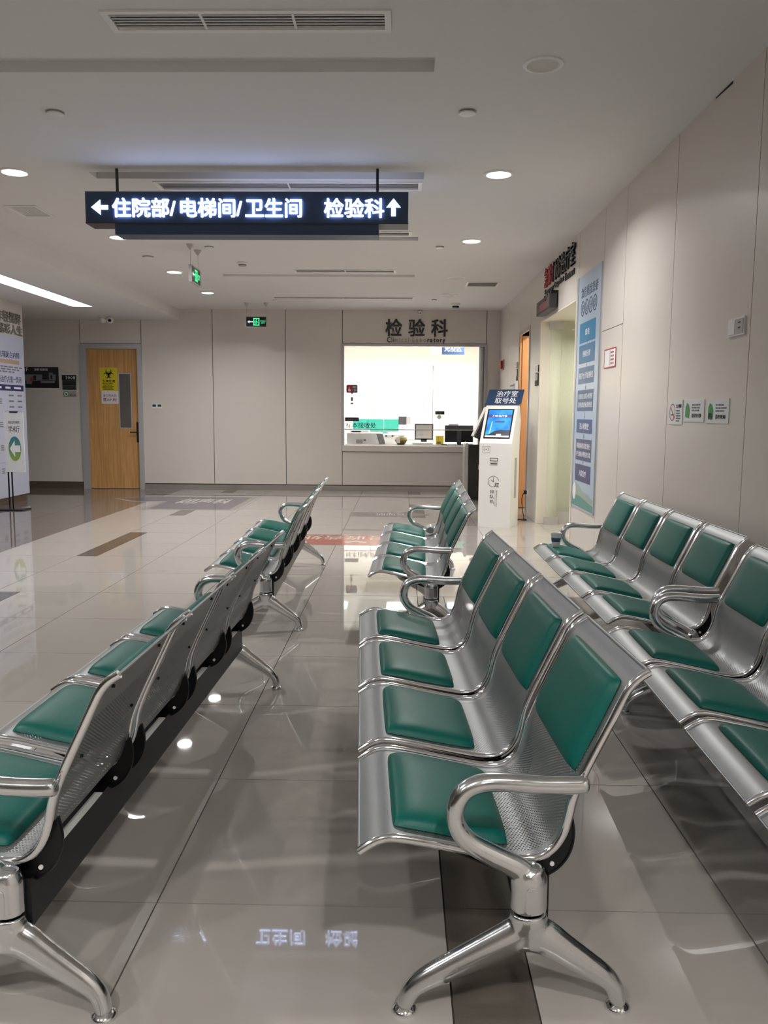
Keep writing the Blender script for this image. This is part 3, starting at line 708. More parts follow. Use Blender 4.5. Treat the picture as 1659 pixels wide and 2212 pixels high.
def bench(cx, cy, ang, label):
    t = thing('waiting_bench', label, 'bench', (cx, cy, 0), 'four-seat waiting benches with green cushions')
    t.rotation_euler.z = math.radians(ang)
    bm_ = inst('beam', MS['beam'], t)
    for yc in (-0.862, -0.2875, 0.2875, 0.862):
        s = inst('seat', MS['shell'], t, (0, yc, 0))
        inst('seat_cushion', MS['seatpad'], s); inst('back_cushion', MS['backpad'], s); inst('front_lip', MS['lipf'], s); inst('top_lip', MS['lipt'], s)
        for k_ in range(4): inst('screw', MS['screw%d' % (k_ // 2)], s, (0, (-0.17, 0.17)[k_ % 2], 0))
        inst('white_strip', MS['whitestrip'], bm_, (0, yc, 0))
        for e in (-1, 1):
            inst('side_rail', MS['rail'], s, (0, e * SW / 2, 0)); inst('bracket', MS['bracket'], s, (0, e * (SW / 2 - 0.022), 0))
            inst('bolt', MS['dot'], s, (0, e * (SW / 2 - 0.022), 0))
    for e in (-1, 1):
        a = inst('armrest', MS['arm'], t, (0, e * 1.148, 0)); inst('oval_cap', MS['oval'], a); inst('oval_cap', MS['oval'], a, (0, 0.062, 0))
        l = inst('leg', MS['leg'], t, (0, e * 1.148, 0))
        for x in (-0.284, 0.216): inst('glide', MS['glide'], l, (x, 0, 0))
    return t
bench(0.248, 2.935, 2.77, 'bench whose near chrome leg stands across the dark floor strip')
bench(0.222, 6.155, -1.4, 'bench in front of the laboratory window reflection, beyond the nearest middle bench')
bench(-0.860, 2.885, -1.25, 'bench seen from behind showing perforated steel backs and long black beam')
bench(-0.885, 6.29, 1.6, 'bench beyond the one seen from behind, next to the red floor sticker')
bench(1.400, 5.06, 0.0, 'wall bench with a paper cup standing on its far seat')
bench(1.315, 2.60, -1.5, 'wall bench cut off by the picture edge, under the framed notices')

# ================================================================== CEILING FITTINGS
def vent(x0, x1, y0, y1, label, nsl, bars, axis='x', group='linear ceiling air vents'):
    t = thing('air_vent', label, 'air vent', ((x0 + x1) / 2, (y0 + y1) / 2, HC), group)
    G().frame(CE, x0 - 0.025, x1 + 0.025, y0 - 0.025, y1 + 0.025, 0.030, -0.004, 0.008).out('frame', m_white, t)
    G().slab(CE, x0 + 0.003, x1 - 0.003, y0 + 0.003, y1 - 0.003, -0.052, -0.045).out('duct', m_void, t)
    for k in range(nsl):
        if axis == 'x':
            yy = y0 + (y1 - y0) * (k + 0.5) / nsl; w_ = (y1 - y0) / nsl * 0.42
            G().add([(x0 + .004, yy - w_, HC - .001), (x1 - .004, yy - w_, HC - .001), (x1 - .004, yy + w_, HC + .005), (x0 + .004, yy + w_, HC + .005),
                     (x0 + .004, yy - w_, HC + .002), (x1 - .004, yy - w_, HC + .002), (x1 - .004, yy + w_, HC + .008), (x0 + .004, yy + w_, HC + .008)], BOXF).out('slat', m_slat, t)
        else:
            xx = x0 + (x1 - x0) * (k + 0.5) / nsl; w_ = (x1 - x0) / nsl * 0.42
            G().slab(CE, xx - w_, xx + w_, y0 + .004, y1 - .004, -0.006, 0.0).out('slat', m_slat, t)
    for k in range(1, bars + 1):
        xx = x0 + (x1 - x0) * k / (bars + 1); G().slab(CE, xx - 0.006, xx + 0.006, y0 + .004, y1 - .004, -0.004, 0.003).out('divider', m_white, t)
vent(*VENTS[0], 'linear ceiling vent at the top of the view, nearest the viewer', 6, 2)
vent(*VENTS[1], 'linear ceiling vent just above the hanging sign', 6, 1)
vent(*VENTS[2], 'linear ceiling vent mostly hidden behind the hanging sign', 5, 1)
vent(*VENTS[3], 'linear ceiling vent beyond the sign, near the side-on exit sign', 5, 1)
vent(*VENTS[4], 'linear ceiling vent nearest the back wall', 5, 1)
vent(*GRILLES[0], 'small rectangular ceiling grille beside the lowered lobby ceiling', 8, 0, 'y', 'rectangular ceiling grilles')
vent(*GRILLES[1], 'small rectangular ceiling grille near the panelled wall and back wall', 9, 0, 'x', 'rectangular ceiling grilles')
def disc(x, y, r, label, drop=0.016, name='sprinkler_cover'):
    t = thing(name, label, 'ceiling cover', (x, y, HC), 'small round ceiling covers')
    G().lathe([(r * 0.8, 0), (r * 0.8, -drop * 0.6), (r, -drop * 0.6), (r, -drop), (r * 0.9, -drop - 0.002), (0.001, -drop - 0.002)], (x, y, HC), 22).out('cover', m_white, t, True)
    G().lathe([(r * 1.12, 0), (r * 1.12, -0.004), (r * 0.8, -0.004)], (x, y, HC), 22).out('base', m_lgrey, t, True)
disc(-2.115, 5.21, 0.05, 'small round ceiling cover before the arrow end of the hanging sign')
disc(0.377, 5.20, 0.05, 'small round ceiling cover between sign and the large unlit downlight')
disc(0.397, 9.23, 0.045, 'small round ceiling cover below the entrance-side lit downlight')
disc(-2.97, 9.85, 0.06, 'small round ceiling cover between two lit lobby-side downlights')
disc(-2.12, 9.27, 0.045, 'small round ceiling cover beside the side-on exit sign cords')
disc(0.50, 13.4, 0.04, 'small round ceiling cover next to the vent nearest the back wall')
disc(-2.05, 13.5, 0.03, 'small round ceiling cover above the far exit sign')
t = thing('smoke_detector', 'white smoke detector with dark slot on ceiling past the sign', 'smoke detector', (-1.93, 10.19, HC))
G().lathe([(0.062, 0), (0.062, -0.018), (0.05, -0.03)], (-1.93, 10.19, HC), 20).out('base', m_white, t, True)
G().lathe([(0.048, -0.026), (0.048, -0.044), (0.036, -0.052), (0.001, -0.053)], (-1.93, 10.19, HC), 20).out('sensor', m_lgrey, t, True)
G().lathe([(0.0485, -0.034), (0.0485, -0.040)], (-1.93, 10.19, HC), 20).out('slot', m_black, t, True)
t = thing('dome_camera', 'ceiling dome camera with white collar and black face', 'camera', (0.87, 13.87, HC))
G().lathe([(0.075, 0), (0.075, -0.03), (0.06, -0.038)], (0.87, 13.87, HC), 22).out('collar', m_white, t, True)
G().lathe([(0.058, -0.034), (0.056, -0.062), (0.04, -0.072), (0.001, -0.074)], (0.87, 13.87, HC), 22).out('dome', m_dark, t, True)
t = thing('wall_camera', 'tiny white camera on the wall above the laboratory letters', 'camera', (0.30, YB, 3.13))
G().lathe([(0.045, 0.0), (0.045, -0.03), (0.03, -0.05), (0.001, -0.052)], (0.30, YB, 3.135), 18, 'y').out('housing', m_white, t, True)
for k, x_ in enumerate((0.285, 0.315)): G().lathe([(0.010, -0.046), (0.010, -0.056), (0.001, -0.057)], (x_, YB, 3.125), 12, 'y').out('lens', m_black, t, True)
t = thing('dome_camera', 'white twin-ball security camera under the lowered ceiling by the wooden door', 'camera', (-5.05, 14.3, HL))
G().lathe([(0.07, 0), (0.07, -0.015), (0.03, -0.03)], (-5.12, 14.3, HL), 18).out('mount', m_white, t, True)
def ball(g, c, r, n=14, k=9): return g.lathe([(max(0.001, r * math.sin(PI * i / k)), r * math.cos(PI * i / k)) for i in range(k + 1)], c, n)
ball(G(), (-5.11, 14.28, HL - 0.055), 0.055).out('housing', m_white, t, True, 80)
ball(G(), (-4.98, 14.27, HL - 0.06), 0.058).out('housing', m_white, t, True, 80)
G().lathe([(0.026, -0.045), (0.026, -0.062), (0.001, -0.064)], (-4.97, 14.27, HL - 0.07), 14, 'y').out('lens', m_black, t, True)
G().box(-5.12, -4.97, 14.28, 14.31, HL - 0.035, HL - 0.01).out('bracket', m_white, t)

# exit signs
RUNMAN = [  # running figure, unit box, y up
    [(0.52, 0.80), (0.60, 0.86), (0.60, 0.94), (0.53, 1.0), (0.45, 0.97), (0.43, 0.88)],
    [(0.40, 0.80), (0.56, 0.76), (0.66, 0.56), (0.84, 0.52), (0.84, 0.45), (0.62, 0.47), (0.54, 0.58), (0.50, 0.42), (0.66, 0.26), (0.66, 0.02), (0.57, 0.02), (0.56, 0.22), (0.40, 0.36), (0.30, 0.14), (0.06, 0.12), (0.06, 0.20), (0.24, 0.22), (0.36, 0.50), (0.38, 0.66), (0.26, 0.62), (0.16, 0.46), (0.09, 0.50), (0.20, 0.70)]]
def exit_sign(mp, u0, u1, v0, v1, label, loc, cords, flip=False):
    t = thing('exit_sign', label, 'exit sign', loc, 'hanging green exit signs')
    G().slab(mp, u0, u1, v0, v1, -0.03, 0.0).out('body', m_dark, t)
    G().frame(mp, u0 - 0.006, u1 + 0.006, v0 - 0.006, v1 + 0.006, 0.012, -0.032, 0.003).out('frame', m_alu, t)
    L_, H_ = u1 - u0, v1 - v0
    g = G(); c0, c1 = u0 + 0.36 * L_, u0 + 0.66 * L_
    g.frame(mp, c0, c1, v0 + 0.14 * H_, v1 - 0.14 * H_, 0.05 * abs(L_) if L_ > 0 else -0.05 * abs(L_), 0.001, 0.003) if L_ > 0 else g.slab(mp, c0, c1, v1 - 0.22 * H_, v1 - 0.14 * H_, 0.001, 0.003)
    g.out('doorway_symbol', m_exit, t)
    for k, P_ in enumerate(RUNMAN):
        G().poly(mp, [(c0 + (c1 - c0) * (0.08 + 0.84 * p[0]), v0 + H_ * (0.15 + 0.62 * p[1])) for p in P_], 0.001, 0.0035).out('figure', m_exit, t)
    a0, a1 = u0 + 0.07 * L_, u0 + 0.34 * L_; mz = (v0 + v1) / 2
    G().poly(mp, [(a0, mz), (a0 + 0.4 * (a1 - a0), mz + 0.16 * H_), (a0 + 0.34 * (a1 - a0), mz + 0.045 * H_), (a1, mz + 0.045 * H_), (a1, mz - 0.045 * H_), (a0 + 0.34 * (a1 - a0), mz - 0.045 * H_), (a0 + 0.4 * (a1 - a0), mz - 0.16 * H_)], 0.001, 0.003).out('arrow', m_exitw, t)
    text('lettering', '安全出口', mp, u0 + 0.70 * L_, u0 + 0.95 * L_, mz, mz + 0.16 * H_, 0.001, 0.002, m_exit, t)
    text('lettering', 'EXIT', mp, u0 + 0.74 * L_, u0 + 0.92 * L_, mz - 0.18 * H_, mz - 0.04 * H_, 0.001, 0.002, m_exit, t)
    for c in cords:
        G().tube([c, (c[0], c[1], HC - 0.03)], 0.002, 6).out('cord', m_lgrey, t)
        G().lathe([(0.045, 0.0), (0.03, -0.025), (0.01, -0.05), (0.004, -0.06)], (c[0], c[1], HC), 14).out('ceiling_cap', m_lgrey, t, True)
exit_sign(lambda x, z, d: (x, 13.85 - d, z), -2.58, -2.24, 2.785, 2.955, 'green exit sign facing the viewer before the back wall', (-2.41, 13.85, 2.78), [(-2.57, 13.865, 2.95), (-2.25, 13.865, 2.95)])
exit_sign(lambda y, z, d: (-2.28 + d, y, z), 9.12, 9.50, 2.79, 2.96, 'green exit sign hanging side-on beside a lit downlight', (-2.28, 9.3, 2.79), [(-2.295, 9.14, 2.955), (-2.295, 9.47, 2.955)])

# hanging direction sign
sg = thing('direction_sign', 'long navy hanging sign with glowing white Chinese lettering and arrows', 'sign', (-1.16, 6.37, 2.68))
G().box(-2.350, 0.035, 6.28, 6.47, 2.770, 2.992).out('upper_box', m_signbody, sg)
G().box(-2.135, -0.182, 6.285, 6.465, 2.686, 2.770).out('lower_box', m_signbody, sg)
G().box(-2.352, 0.037, 6.278, 6.472, 2.764, 2.772).out('edge_trim', m_dgrey, sg)
for x_ in (-2.14, -0.195): G().tube([(x_, 6.375, 2.98), (x_, 6.375, HC)], 0.011, 10).out('rod', m_dgrey, sg, True)
SF = lambda x, z, d: (x, 6.28 - d, z)
letters('letter', '住院部/电梯间/卫生间', SF, -2.149, -0.747, 2.808, 2.946, 0.0, 0.010, m_letter, sg, 0.018, 1.0, {'/': 0.42})
letters('letter', '检验科', SF, -0.583, -0.141, 2.808, 2.946, 0.0, 0.010, m_letter, sg, 0.018)
G().poly(SF, [(-2.305, 2.878), (-2.236, 2.932), (-2.236, 2.893), (-2.18, 2.893), (-2.18, 2.862), (-2.236, 2.862), (-2.236, 2.824)], 0.0, 0.008).out('arrow', m_arrow, sg)
G().poly(SF, [(-0.073, 2.945), (-0.020, 2.882), (-0.056, 2.882), (-0.056, 2.820), (-0.090, 2.820), (-0.090, 2.882), (-0.126, 2.882)], 0.0, 0.008).out('arrow', m_arrow, sg)
SBk = lambda x, z, d: (x, 6.47 + d, z)
letters('letter', '住院部/电梯间/卫生间', SBk, 0.0, -1.4, 2.808, 2.946, 0.0, 0.010, m_letter, sg, 0.018, 1.0, {'/': 0.42})

# ================================================================== BACK WALL ITEMS
t = thing('wall_lettering', 'dark raised letters naming the clinical laboratory above its window', 'sign', (0.25, YB, 2.6))
letters('character', '检验科', BW, -0.294, 0.795, 2.725, 3.030, 0.0, 0.018, m_letdark, t, 0.020, 1.34)
SIL = 'nical Labo'
def english(body, u0, u1, v0, v1):
    wd = {'i': 0.30, 'l': 0.30, 'C': 0.72, ' ': 0.30, 'r': 0.40, 't': 0.40, 'L': 0.58, 'c': 0.54, 'n': 0.6, 'y': 0.55, 'o': 0.6, 'a': 0.58, 'b': 0.6}
    x = 0.0; pos = []
    for ch in body: pos.append((ch, x)); x += wd.get(ch, 0.6)
    gl = [(ch, glyphs(ch, 0.016), x_) for ch, x_ in pos if ch != ' ']
    ya = min(g_[4] for _, g_, _ in gl); yb = max(g_[5] for _, g_, _ in gl)
    for n_, (ch, g_, x_) in enumerate(gl):
        V, F, a0, a1, b0, b1 = g_
        s_ = (u1 - u0) / x
        VV = [BW(u0 + s_ * (x_ + (a1 - a0) * 0.86 * p[0]), v0 + (v1 - v0) * ((b0 + (b1 - b0) * p[1]) - ya) / (yb - ya), 0.014 * p[2]) for p in V]
        obj('character', VV, F, m_letsilver if 3 <= n_ <= 11 else m_letdark, t)
english('Clinical Laboratory', -0.267, 0.77, 2.600, 2.715)
# switches
for k, x_ in enumerate((-4.445, -4.35)):
    t = thing('wall_switch', ['square thermostat switch on the wall nearer the wooden door', 'square thermostat switch further from the wooden door'][k], 'switch', (x_ + 0.04, YB, 1.44), 'paired thermostat switches')
    slab('plate', BW, x_, x_ + 0.085, 1.44, 1.528, 0.0, 0.010, m_white, t); slab('display', BW, x_ + 0.012, x_ + 0.073, 1.475, 1.515, 0.010, 0.012, m_dgrey, t)
# evacuation plan
t = thing('evacuation_plan', 'black evacuation plan board with pale floor plan on the back wall', 'sign', (-6.4, YB, 1.79))
slab('board', BW, -6.72, -6.10, 1.795, 2.160, 0.0, 0.012, m_dark, t)
text('lettering', '消防疏散图', BW, -6.53, -6.29, 2.095, 2.135, 0.012, 0.001, m_whitep, t)
text('lettering', '1F', BW, -6.71, -6.64, 2.085, 2.150, 0.012, 0.001, m_whitep, t)
for (a, b, c, d_) in [(-6.70, -6.15, 1.92, 2.03), (-6.68, -6.58, 1.86, 1.92), (-6.42, -6.17, 1.88, 1.93), (-6.30, -6.20, 2.03, 2.06)]:
    slab('floor_plan', BW, a, b, c, d_, 0.012, 0.0135, m_inkg, t)
for (a, b, c, d_) in [(-6.39, -6.27, 1.94, 2.06), (-6.55, -6.50, 1.93, 2.01), (-6.24, -6.21, 1.95, 2.02)]: slab('room_block', BW, a, b, c, d_, 0.0135, 0.015, m_ink, t)
slab('room_block', BW, -6.61, -6.56, 1.90, 1.98, 0.0135, 0.015, m_red, t)
t = thing('room_plate', 'dark room number plate reading 1008 beside the wooden door', 'sign', (-5.91, YB, 1.76))
slab('number_panel', BW, -6.04, -5.785, 1.925, 2.023, 0.0, 0.014, m_dark, t); slab('name_panel', BW, -6.035, -5.79, 1.835, 1.915, 0.0, 0.012, m_ink, t)
slab('lower_panel', BW, -6.035, -5.79, 1.766, 1.828, 0.0, 0.012, m_ink, t)
for z_ in (1.919, 1.831, 1.795): slab('divider', BW, -6.035, -5.79, z_, z_ + 0.005, 0.0, 0.014, m_gline, t)
text('lettering', '1008', BW, -5.965, -5.80, 1.945, 2.005, 0.014, 0.002, m_whitep, t)
t = thing('wall_sticker', 'round green badge sticker with caption under the number plate', 'sticker', (-5.91, YB, 1.63))
slab('backing', BW, -6.035, -5.795, 1.635, 1.748, 0.0, 0.003, m_lgrey, t)
G().poly(BW, ring_pts(-5.975, 1.69, 0.048, 0.05), 0.003, 0.005).out('badge', m_gline, t); G().poly(BW, ring_pts(-5.975, 1.69, 0.036, 0.038), 0.005, 0.006).out('badge_centre', m_whitep, t)
G().poly(BW, [(-5.99, 1.70), (-5.965, 1.705), (-5.955, 1.665), (-5.985, 1.675)], 0.006, 0.007).out('badge_mark', m_ink, t)
text('lettering', '请勿入内', BW, -5.915, -5.80, 1.65, 1.69, 0.003, 0.001, m_ink, t)
# biohazard poster
DP = lambda x, z, d: (x, YB + 0.028 - d, z)
t = thing('biohazard_poster', 'yellow biohazard warning poster taped on the wooden door', 'poster', (-5.22, YB, 1.75))
slab('sheet', DP, -5.375, -5.06, 1.752, 2.158, 0.0, 0.002, m_yellow, t)
cx_, cz_ = -5.215, 2.045
def arc_band(c, r0, r1, a0, a1, n=26, thick=None):
    pts = [(c[0] + r1 * math.cos(a0 + (a1 - a0) * i / n), c[1] + r1 * math.sin(a0 + (a1 - a0) * i / n)) for i in range(n + 1)]
    pts += [(c[0] + r0 * math.cos(a1 - (a1 - a0) * i / n), c[1] + r0 * math.sin(a1 - (a1 - a0) * i / n)) for i in range(n + 1)]
    return pts
for k in range(3):
    a_ = PI / 2 + k * 2 * PI / 3; c_ = (cx_ + 0.045 * math.cos(a_), cz_ + 0.045 * math.sin(a_))
    # crescent lobe: outer circle minus a smaller one pushed outwards
    n = 30; o1 = [(c_[0] + 0.052 * math.cos(a_ + 0.55 + (2 * PI - 1.1) * i / n), c_[1] + 0.052 * math.sin(a_ + 0.55 + (2 * PI - 1.1) * i / n)) for i in range(n + 1)]
    c2 = (c_[0] + 0.012 * math.cos(a_), c_[1] + 0.012 * math.sin(a_))
    o2 = [(c2[0] + 0.038 * math.cos(a_ + 2 * PI - 0.42 - (2 * PI - 0.84) * i / n), c2[1] + 0.038 * math.sin(a_ + 2 * PI - 0.42 - (2 * PI - 0.84) * i / n)) for i in range(n + 1)]
    G().poly(DP, o1 + o2, 0.002, 0.003).out('crescent', m_ink, t)
G().poly(DP, arc_band((cx_, cz_), 0.034, 0.044, 0, 2 * PI - 0.001, 40), 0.002, 0.0032).out('ring', m_ink, t)
text('lettering', '生物危害', DP, -5.33, -5.10, 1.895, 1.945, 0.002, 0.001, m_ink, t, 0.02)
g = G(); smudge_rows(g, DP, -5.33, -5.09, 1.765, 1.885, 0.002, 5); o = g.out('fine_print', m_ink, t); o['kind'] = 'stuff'
t = thing('door_notice', 'white notice with magenta Chinese lettering under the biohazard poster', 'notice', (-5.2, YB, 1.52))
slab('sheet', DP, -5.355, -5.05, 1.522, 1.748, 0.0, 0.002, m_paper, t)
text('lettering', '非工作人员', DP, -5.325, -5.085, 1.64, 1.69, 0.002, 0.001, m_magenta, t, 0.015); text('lettering', '禁止入内!', DP, -5.325, -5.085, 1.565, 1.625, 0.002, 0.001, m_magenta, t, 0.02)

# ================================================================== LABORATORY CONTENTS
def lab(name, label, cat, loc): return thing(name, label, cat, loc)
# worktop inside
tb = lab('lab_counter', 'white counter inside the laboratory window', 'counter', (0.2, 15.6, 0)); 
G().box(-2.4, 2.3, 15.36, 16.1, 0.755, 0.795).out('top', m_white, tb); G().box(-2.38, 2.28, 15.40, 15.46, 0.0, 0.755).out('front_panel', m_white, tb)
tb2 = lab('lab_bench', 'far laboratory bench along the bright rear wall', 'counter', (0, 19.6, 0)); G().box(-2.4, 2.3, 19.2, 20.2, 0.80, 0.84).out('top', m_white, tb2); G().box(-2.4, 2.3, 19.25, 20.2, 0, 0.80).out('cabinet', m_white, tb2)
t = lab('printer', 'wide white laboratory printer behind the window sill', 'printer', (-0.62, 15.75, 0.795))
rbox('body', -1.02, -0.36, 15.45, 15.95, 0.795, 1.03, 0.02, m_white, t); rbox('lid', -0.96, -0.60, 15.50, 15.93, 1.03, 1.075, 0.015, m_white, t)
G().box(-0.92, -0.76, 15.47, 15.52, 1.035, 1.055).out('slot', m_dgrey, t); G().box(-0.84, -0.72, 15.442, 15.452, 0.83, 0.90).out('tray', m_lgrey, t); G().box(-0.70, -0.66, 15.442, 15.452, 0.88, 0.90).out('button', m_dgrey, t)
t = lab('analyser', 'white desktop analyser with small buttons next to the printer', 'machine', (-0.2, 15.9, 0.795))
rbox('body', -0.35, -0.02, 15.6, 16.0, 0.795, 1.0, 0.02, m_white, t)
for x_ in (-0.30, -0.18, -0.07): G().box(x_, x_ + 0.03, 15.592, 15.602, 0.95, 0.98).out('button', m_dgrey, t)
t = lab('tablet', 'dark grey tablet leaning on the window sill', 'tablet', (-0.38, 15.2, 0.822))
G().add([(-0.40, 15.18, 0.824), (-0.29, 15.18, 0.824), (-0.34, 15.26, 1.01), (-0.46, 15.26, 1.01), (-0.40, 15.195, 0.824), (-0.29, 15.195, 0.824), (-0.34, 15.275, 1.01), (-0.46, 15.275, 1.01)], BOXF).out('body', m_grey, t)
G().add([(-0.41, 15.255, 0.824), (-0.33, 15.255, 0.824), (-0.35, 15.272, 0.95), (-0.42, 15.272, 0.95), (-0.41, 15.34, 0.824), (-0.33, 15.34, 0.824), (-0.35, 15.279, 0.95), (-0.42, 15.279, 0.95)], BOXF).out('stand', m_dgrey, t)
t = lab('round_canister', 'bulging olive and grey canister on the window sill', 'canister', (-0.01, 15.22, 0.822))
G().lathe([(0.06, 0), (0.085, 0.02), (0.118, 0.08), (0.105, 0.13), (0.07, 0.155)], (-0.005, 15.22, 0.822), 20).out('body', m_olive, t, True)
G().lathe([(0.07, 0.153), (0.074, 0.168), (0.06, 0.176), (0.001, 0.177)], (-0.005, 15.22, 0.822), 20).out('lid', m_white, t, True)
G().box(-0.09, -0.02, 15.098, 15.115, 0.85, 0.96).out('label', m_paper, t)
t = lab('monitor', 'black monitor turned sideways on an arm above the far desks', 'monitor', (0.05, 17.0, 0.795))
G().box(-0.06, 0.10, 16.98, 17.03, 1.16, 1.33).out('back', m_dgrey, t); G().box(0.10, 0.19, 16.99, 17.02, 1.17, 1.325).out('screen', m_lgrey, t); G().tube([(0.05, 17.03, 1.22), (0.05, 17.06, 1.0), (0.05, 17.06, 0.83)], 0.015, 8).out('arm', m_white, t); G().box(-0.05, 0.15, 16.98, 17.14, 0.795, 0.83).out('base', m_white, t)
t = lab('lab_desk', 'white laboratory desk carrying the arm monitor', 'desk', (0.1, 17.1, 0)); G().box(-0.6, 0.9, 16.8, 17.5, 0.75, 0.795).out('top', m_white, t); G().box(-0.58, 0.88, 16.9, 16.93, 0, 0.75).out('panel', m_white, t)
t = lab('storage_cabinet', 'teal storage cabinet row at the rear of the laboratory', 'cabinet', (-0.56, 18.5, 0))
G().box(-1.08, -0.05, 18.5, 18.9, 0.0, 1.0).out('body', m_white, t)
for k in range(3): G().box(-1.08 + k * 0.345, -1.08 + k * 0.345 + 0.33, 18.47, 18.9, 1.0, 1.26).out('door', m_teal, t)
G().box(-0.9, -0.3, 18.46, 18.5, 0.86, 0.97).out('drawer', m_teal, t)
t = lab('desktop_monitor', 'grey framed desktop monitor with pale screen on the laboratory counter', 'monitor', (0.42, 15.6, 0.795))
G().box(0.25, 0.60, 15.60, 15.64, 0.90, 1.20).out('bezel', m_dgrey, t); G().box(0.275, 0.575, 15.592, 15.60, 0.925, 1.175).out('screen', m_lgrey, t); G().box(0.37, 0.48, 15.6, 15.72, 0.795, 0.92).out('stand', m_dgrey, t)
rbox('scanner', 0.20, 0.58, 15.25, 15.55, 0.798, 0.86, 0.012, m_white, None); o = bpy.data.objects['scanner']; tag(o, 'flat white document scanner in front of the pale screen', 'scanner')
t = lab('yellow_box', 'yellow sharps box with dark slot beside the black monitor', 'box', (0.705, 15.25, 0.822))
G().box(0.635, 0.775, 15.2, 15.32, 0.824, 0.965).out('body', m_yellowbox, t); G().box(0.655, 0.72, 15.195, 15.2, 0.84, 0.88).out('slot', m_olive, t); G().box(0.63, 0.78, 15.195, 15.325, 0.965, 0.985).out('lid', m_yellowbox, t)
t = lab('black_monitor', 'large black monitor seen from behind on the window sill', 'monitor', (1.06, 15.3, 0.822))
rbox('back', 0.80, 1.32, 15.26, 15.31, 0.87, 1.18, 0.01, m_black, t); G().box(1.02, 1.10, 15.24, 15.26, 0.83, 1.10).out('stand', m_dgrey, t); G().box(0.94, 1.18, 15.16, 15.34, 0.823, 0.835).out('foot', m_dgrey, t); G().box(0.87, 1.05, 15.29, 15.33, 1.18, 1.20).out('vent_cover', m_grey, t)
t = lab('keyboard', 'white keyboard under the black monitor', 'keyboard', (1.0, 15.1, 0.822)); rbox('body', 0.84, 1.02, 15.06, 15.14, 0.823, 0.845, 0.004, m_white, t); rbox('wrist_pad', 0.70, 0.83, 15.05, 15.12, 0.823, 0.84, 0.004, m_dgrey, t)
t = lab('desk_fan', 'small round grey fan on a thin stem behind the glass', 'fan', (0.68, 15.02, 0.822))
G().lathe([(0.04, 0.0), (0.04, -0.012), (0.001, -0.014)], (0.68, 15.02, 1.33), 20, 'y').out('disc', m_lgrey, t, True); G().tube([(0.68, 15.03, 1.30), (0.68, 15.03, 0.83)], 0.004, 6).out('stem', m_grey, t); G().lathe([(0.05, 0), (0.05, 0.01), (0.01, 0.014)], (0.68, 15.03, 0.823), 18).out('base', m_grey, t)
GW = lambda x, z, d: (x, YB + 0.094 - d, z)
t = thing('window_sign', 'small dark notice stuck on the glass above the round fan', 'sign', (0.68, YB + 0.09, 1.37)); slab('panel', GW, 0.60, 0.765, 1.372, 1.435, 0.0, 0.003, m_ink, t)
g = G(); smudge_rows(g, GW, 0.615, 0.75, 1.378, 1.43, 0.003, 2, 0.5); o = g.out('fine_print', m_inkg, t); o['kind'] = 'stuff'
t = thing('window_sticker', 'purple and red speech-bubble sticker on the window glass', 'sticker', (-0.885, YB + 0.09, 1.72))
g = G().poly(GW, [(-0.985, 1.76), (-0.97, 1.745), (-0.905, 1.745), (-0.885, 1.715), (-0.865, 1.745), (-0.80, 1.745), (-0.785, 1.76), (-0.785, 1.87), (-0.80, 1.888), (-0.97, 1.888), (-0.985, 1.87)], 0.0, 0.002); g.out('bubble', m_violet, t)
slab('hand_panel', GW, -0.978, -0.885, 1.752, 1.882, 0.002, 0.003, m_red, t)
G().poly(GW, [(-0.95, 1.77), (-0.91, 1.77), (-0.905, 1.80), (-0.93, 1.82), (-0.93, 1.85), (-0.94, 1.85), (-0.945, 1.81), (-0.957, 1.80)], 0.003, 0.004).out('hand', m_whitep, t)
text('lettering', '按压', GW, -0.872, -0.80, 1.828, 1.868, 0.002, 0.001, m_whitep, t); text('lettering', '门铃', GW, -0.872, -0.80, 1.772, 1.812, 0.002, 0.001, m_whitep, t)
t = thing('door_bell', 'small grey bell unit on the glass under the speech-bubble sticker', 'bell', (-0.885, YB + 0.09, 1.54)); slab('upper_unit', GW, -0.905, -0.865, 1.60, 1.67, 0, 0.02, m_grey, t); slab('lower_unit', GW, -0.91, -0.86, 1.54, 1.575, 0, 0.015, m_lgrey, t)
t = thing('window_sign', 'dark strip notice above large outlined characters on the glass', 'sign', (-0.885, YB + 0.09, 1.24)); slab('panel', GW, -1.01, -0.76, 1.242, 1.312, 0, 0.003, m_ink, t)
text('lettering', '本窗口非服务窗口', GW, -0.99, -0.78, 1.262, 1.292, 0.003, 0.001, m_inkg, t)
t = thing('window_lettering', 'large outlined characters stuck on the glass above the rail', 'sign', (-0.72, YB + 0.09, 1.12)); letters('character', '标本接收处', GW, -0.995, -0.45, 1.122, 1.225, 0.0, 0.001, m_ink, t, 0.012)
t = thing('hanging_sign', 'grey and blue area sign hanging inside the laboratory', 'sign', (0.9, 16.5, 2.5))
G().box(0.56, 0.78, 16.5, 16.53, 2.545, 2.80).out('grey_panel', m_lgrey, t); G().box(0.78, 1.22, 16.5, 16.53, 2.545, 2.80).out('blue_panel', m_navy, t)
LG = lambda x, z, d: (x, 16.5 - d, z)
text('lettering', '免疫区', LG, 0.83, 1.17, 2.60, 2.74, 0.0, 0.003, m_whitep, t, 0.01)
for x_ in (0.65, 1.1): G().tube([(x_, 16.515, 2.79), (x_, 16.515, 3.02)], 0.004, 6).out('rod', m_lgrey, t)
t = thing('equipment_pole', 'thin grey equipment pole standing in the bright laboratory', 'pole', (0.66, 17.7, 0.0)); G().tube([(0.66, 17.7, 0.0), (0.66, 17.7, 2.40)], 0.009, 8).out('upper_pole', m_grey, t); G().tube([(0.66, 17.7, 1.90), (0.66, 17.7, 2.30)], 0.022, 8).out('sleeve', m_lgrey, t); G().lathe([(0.16, 0), (0.15, 0.02), (0.02, 0.03)], (0.66, 17.7, 0), 18).out('base', m_grey, t)

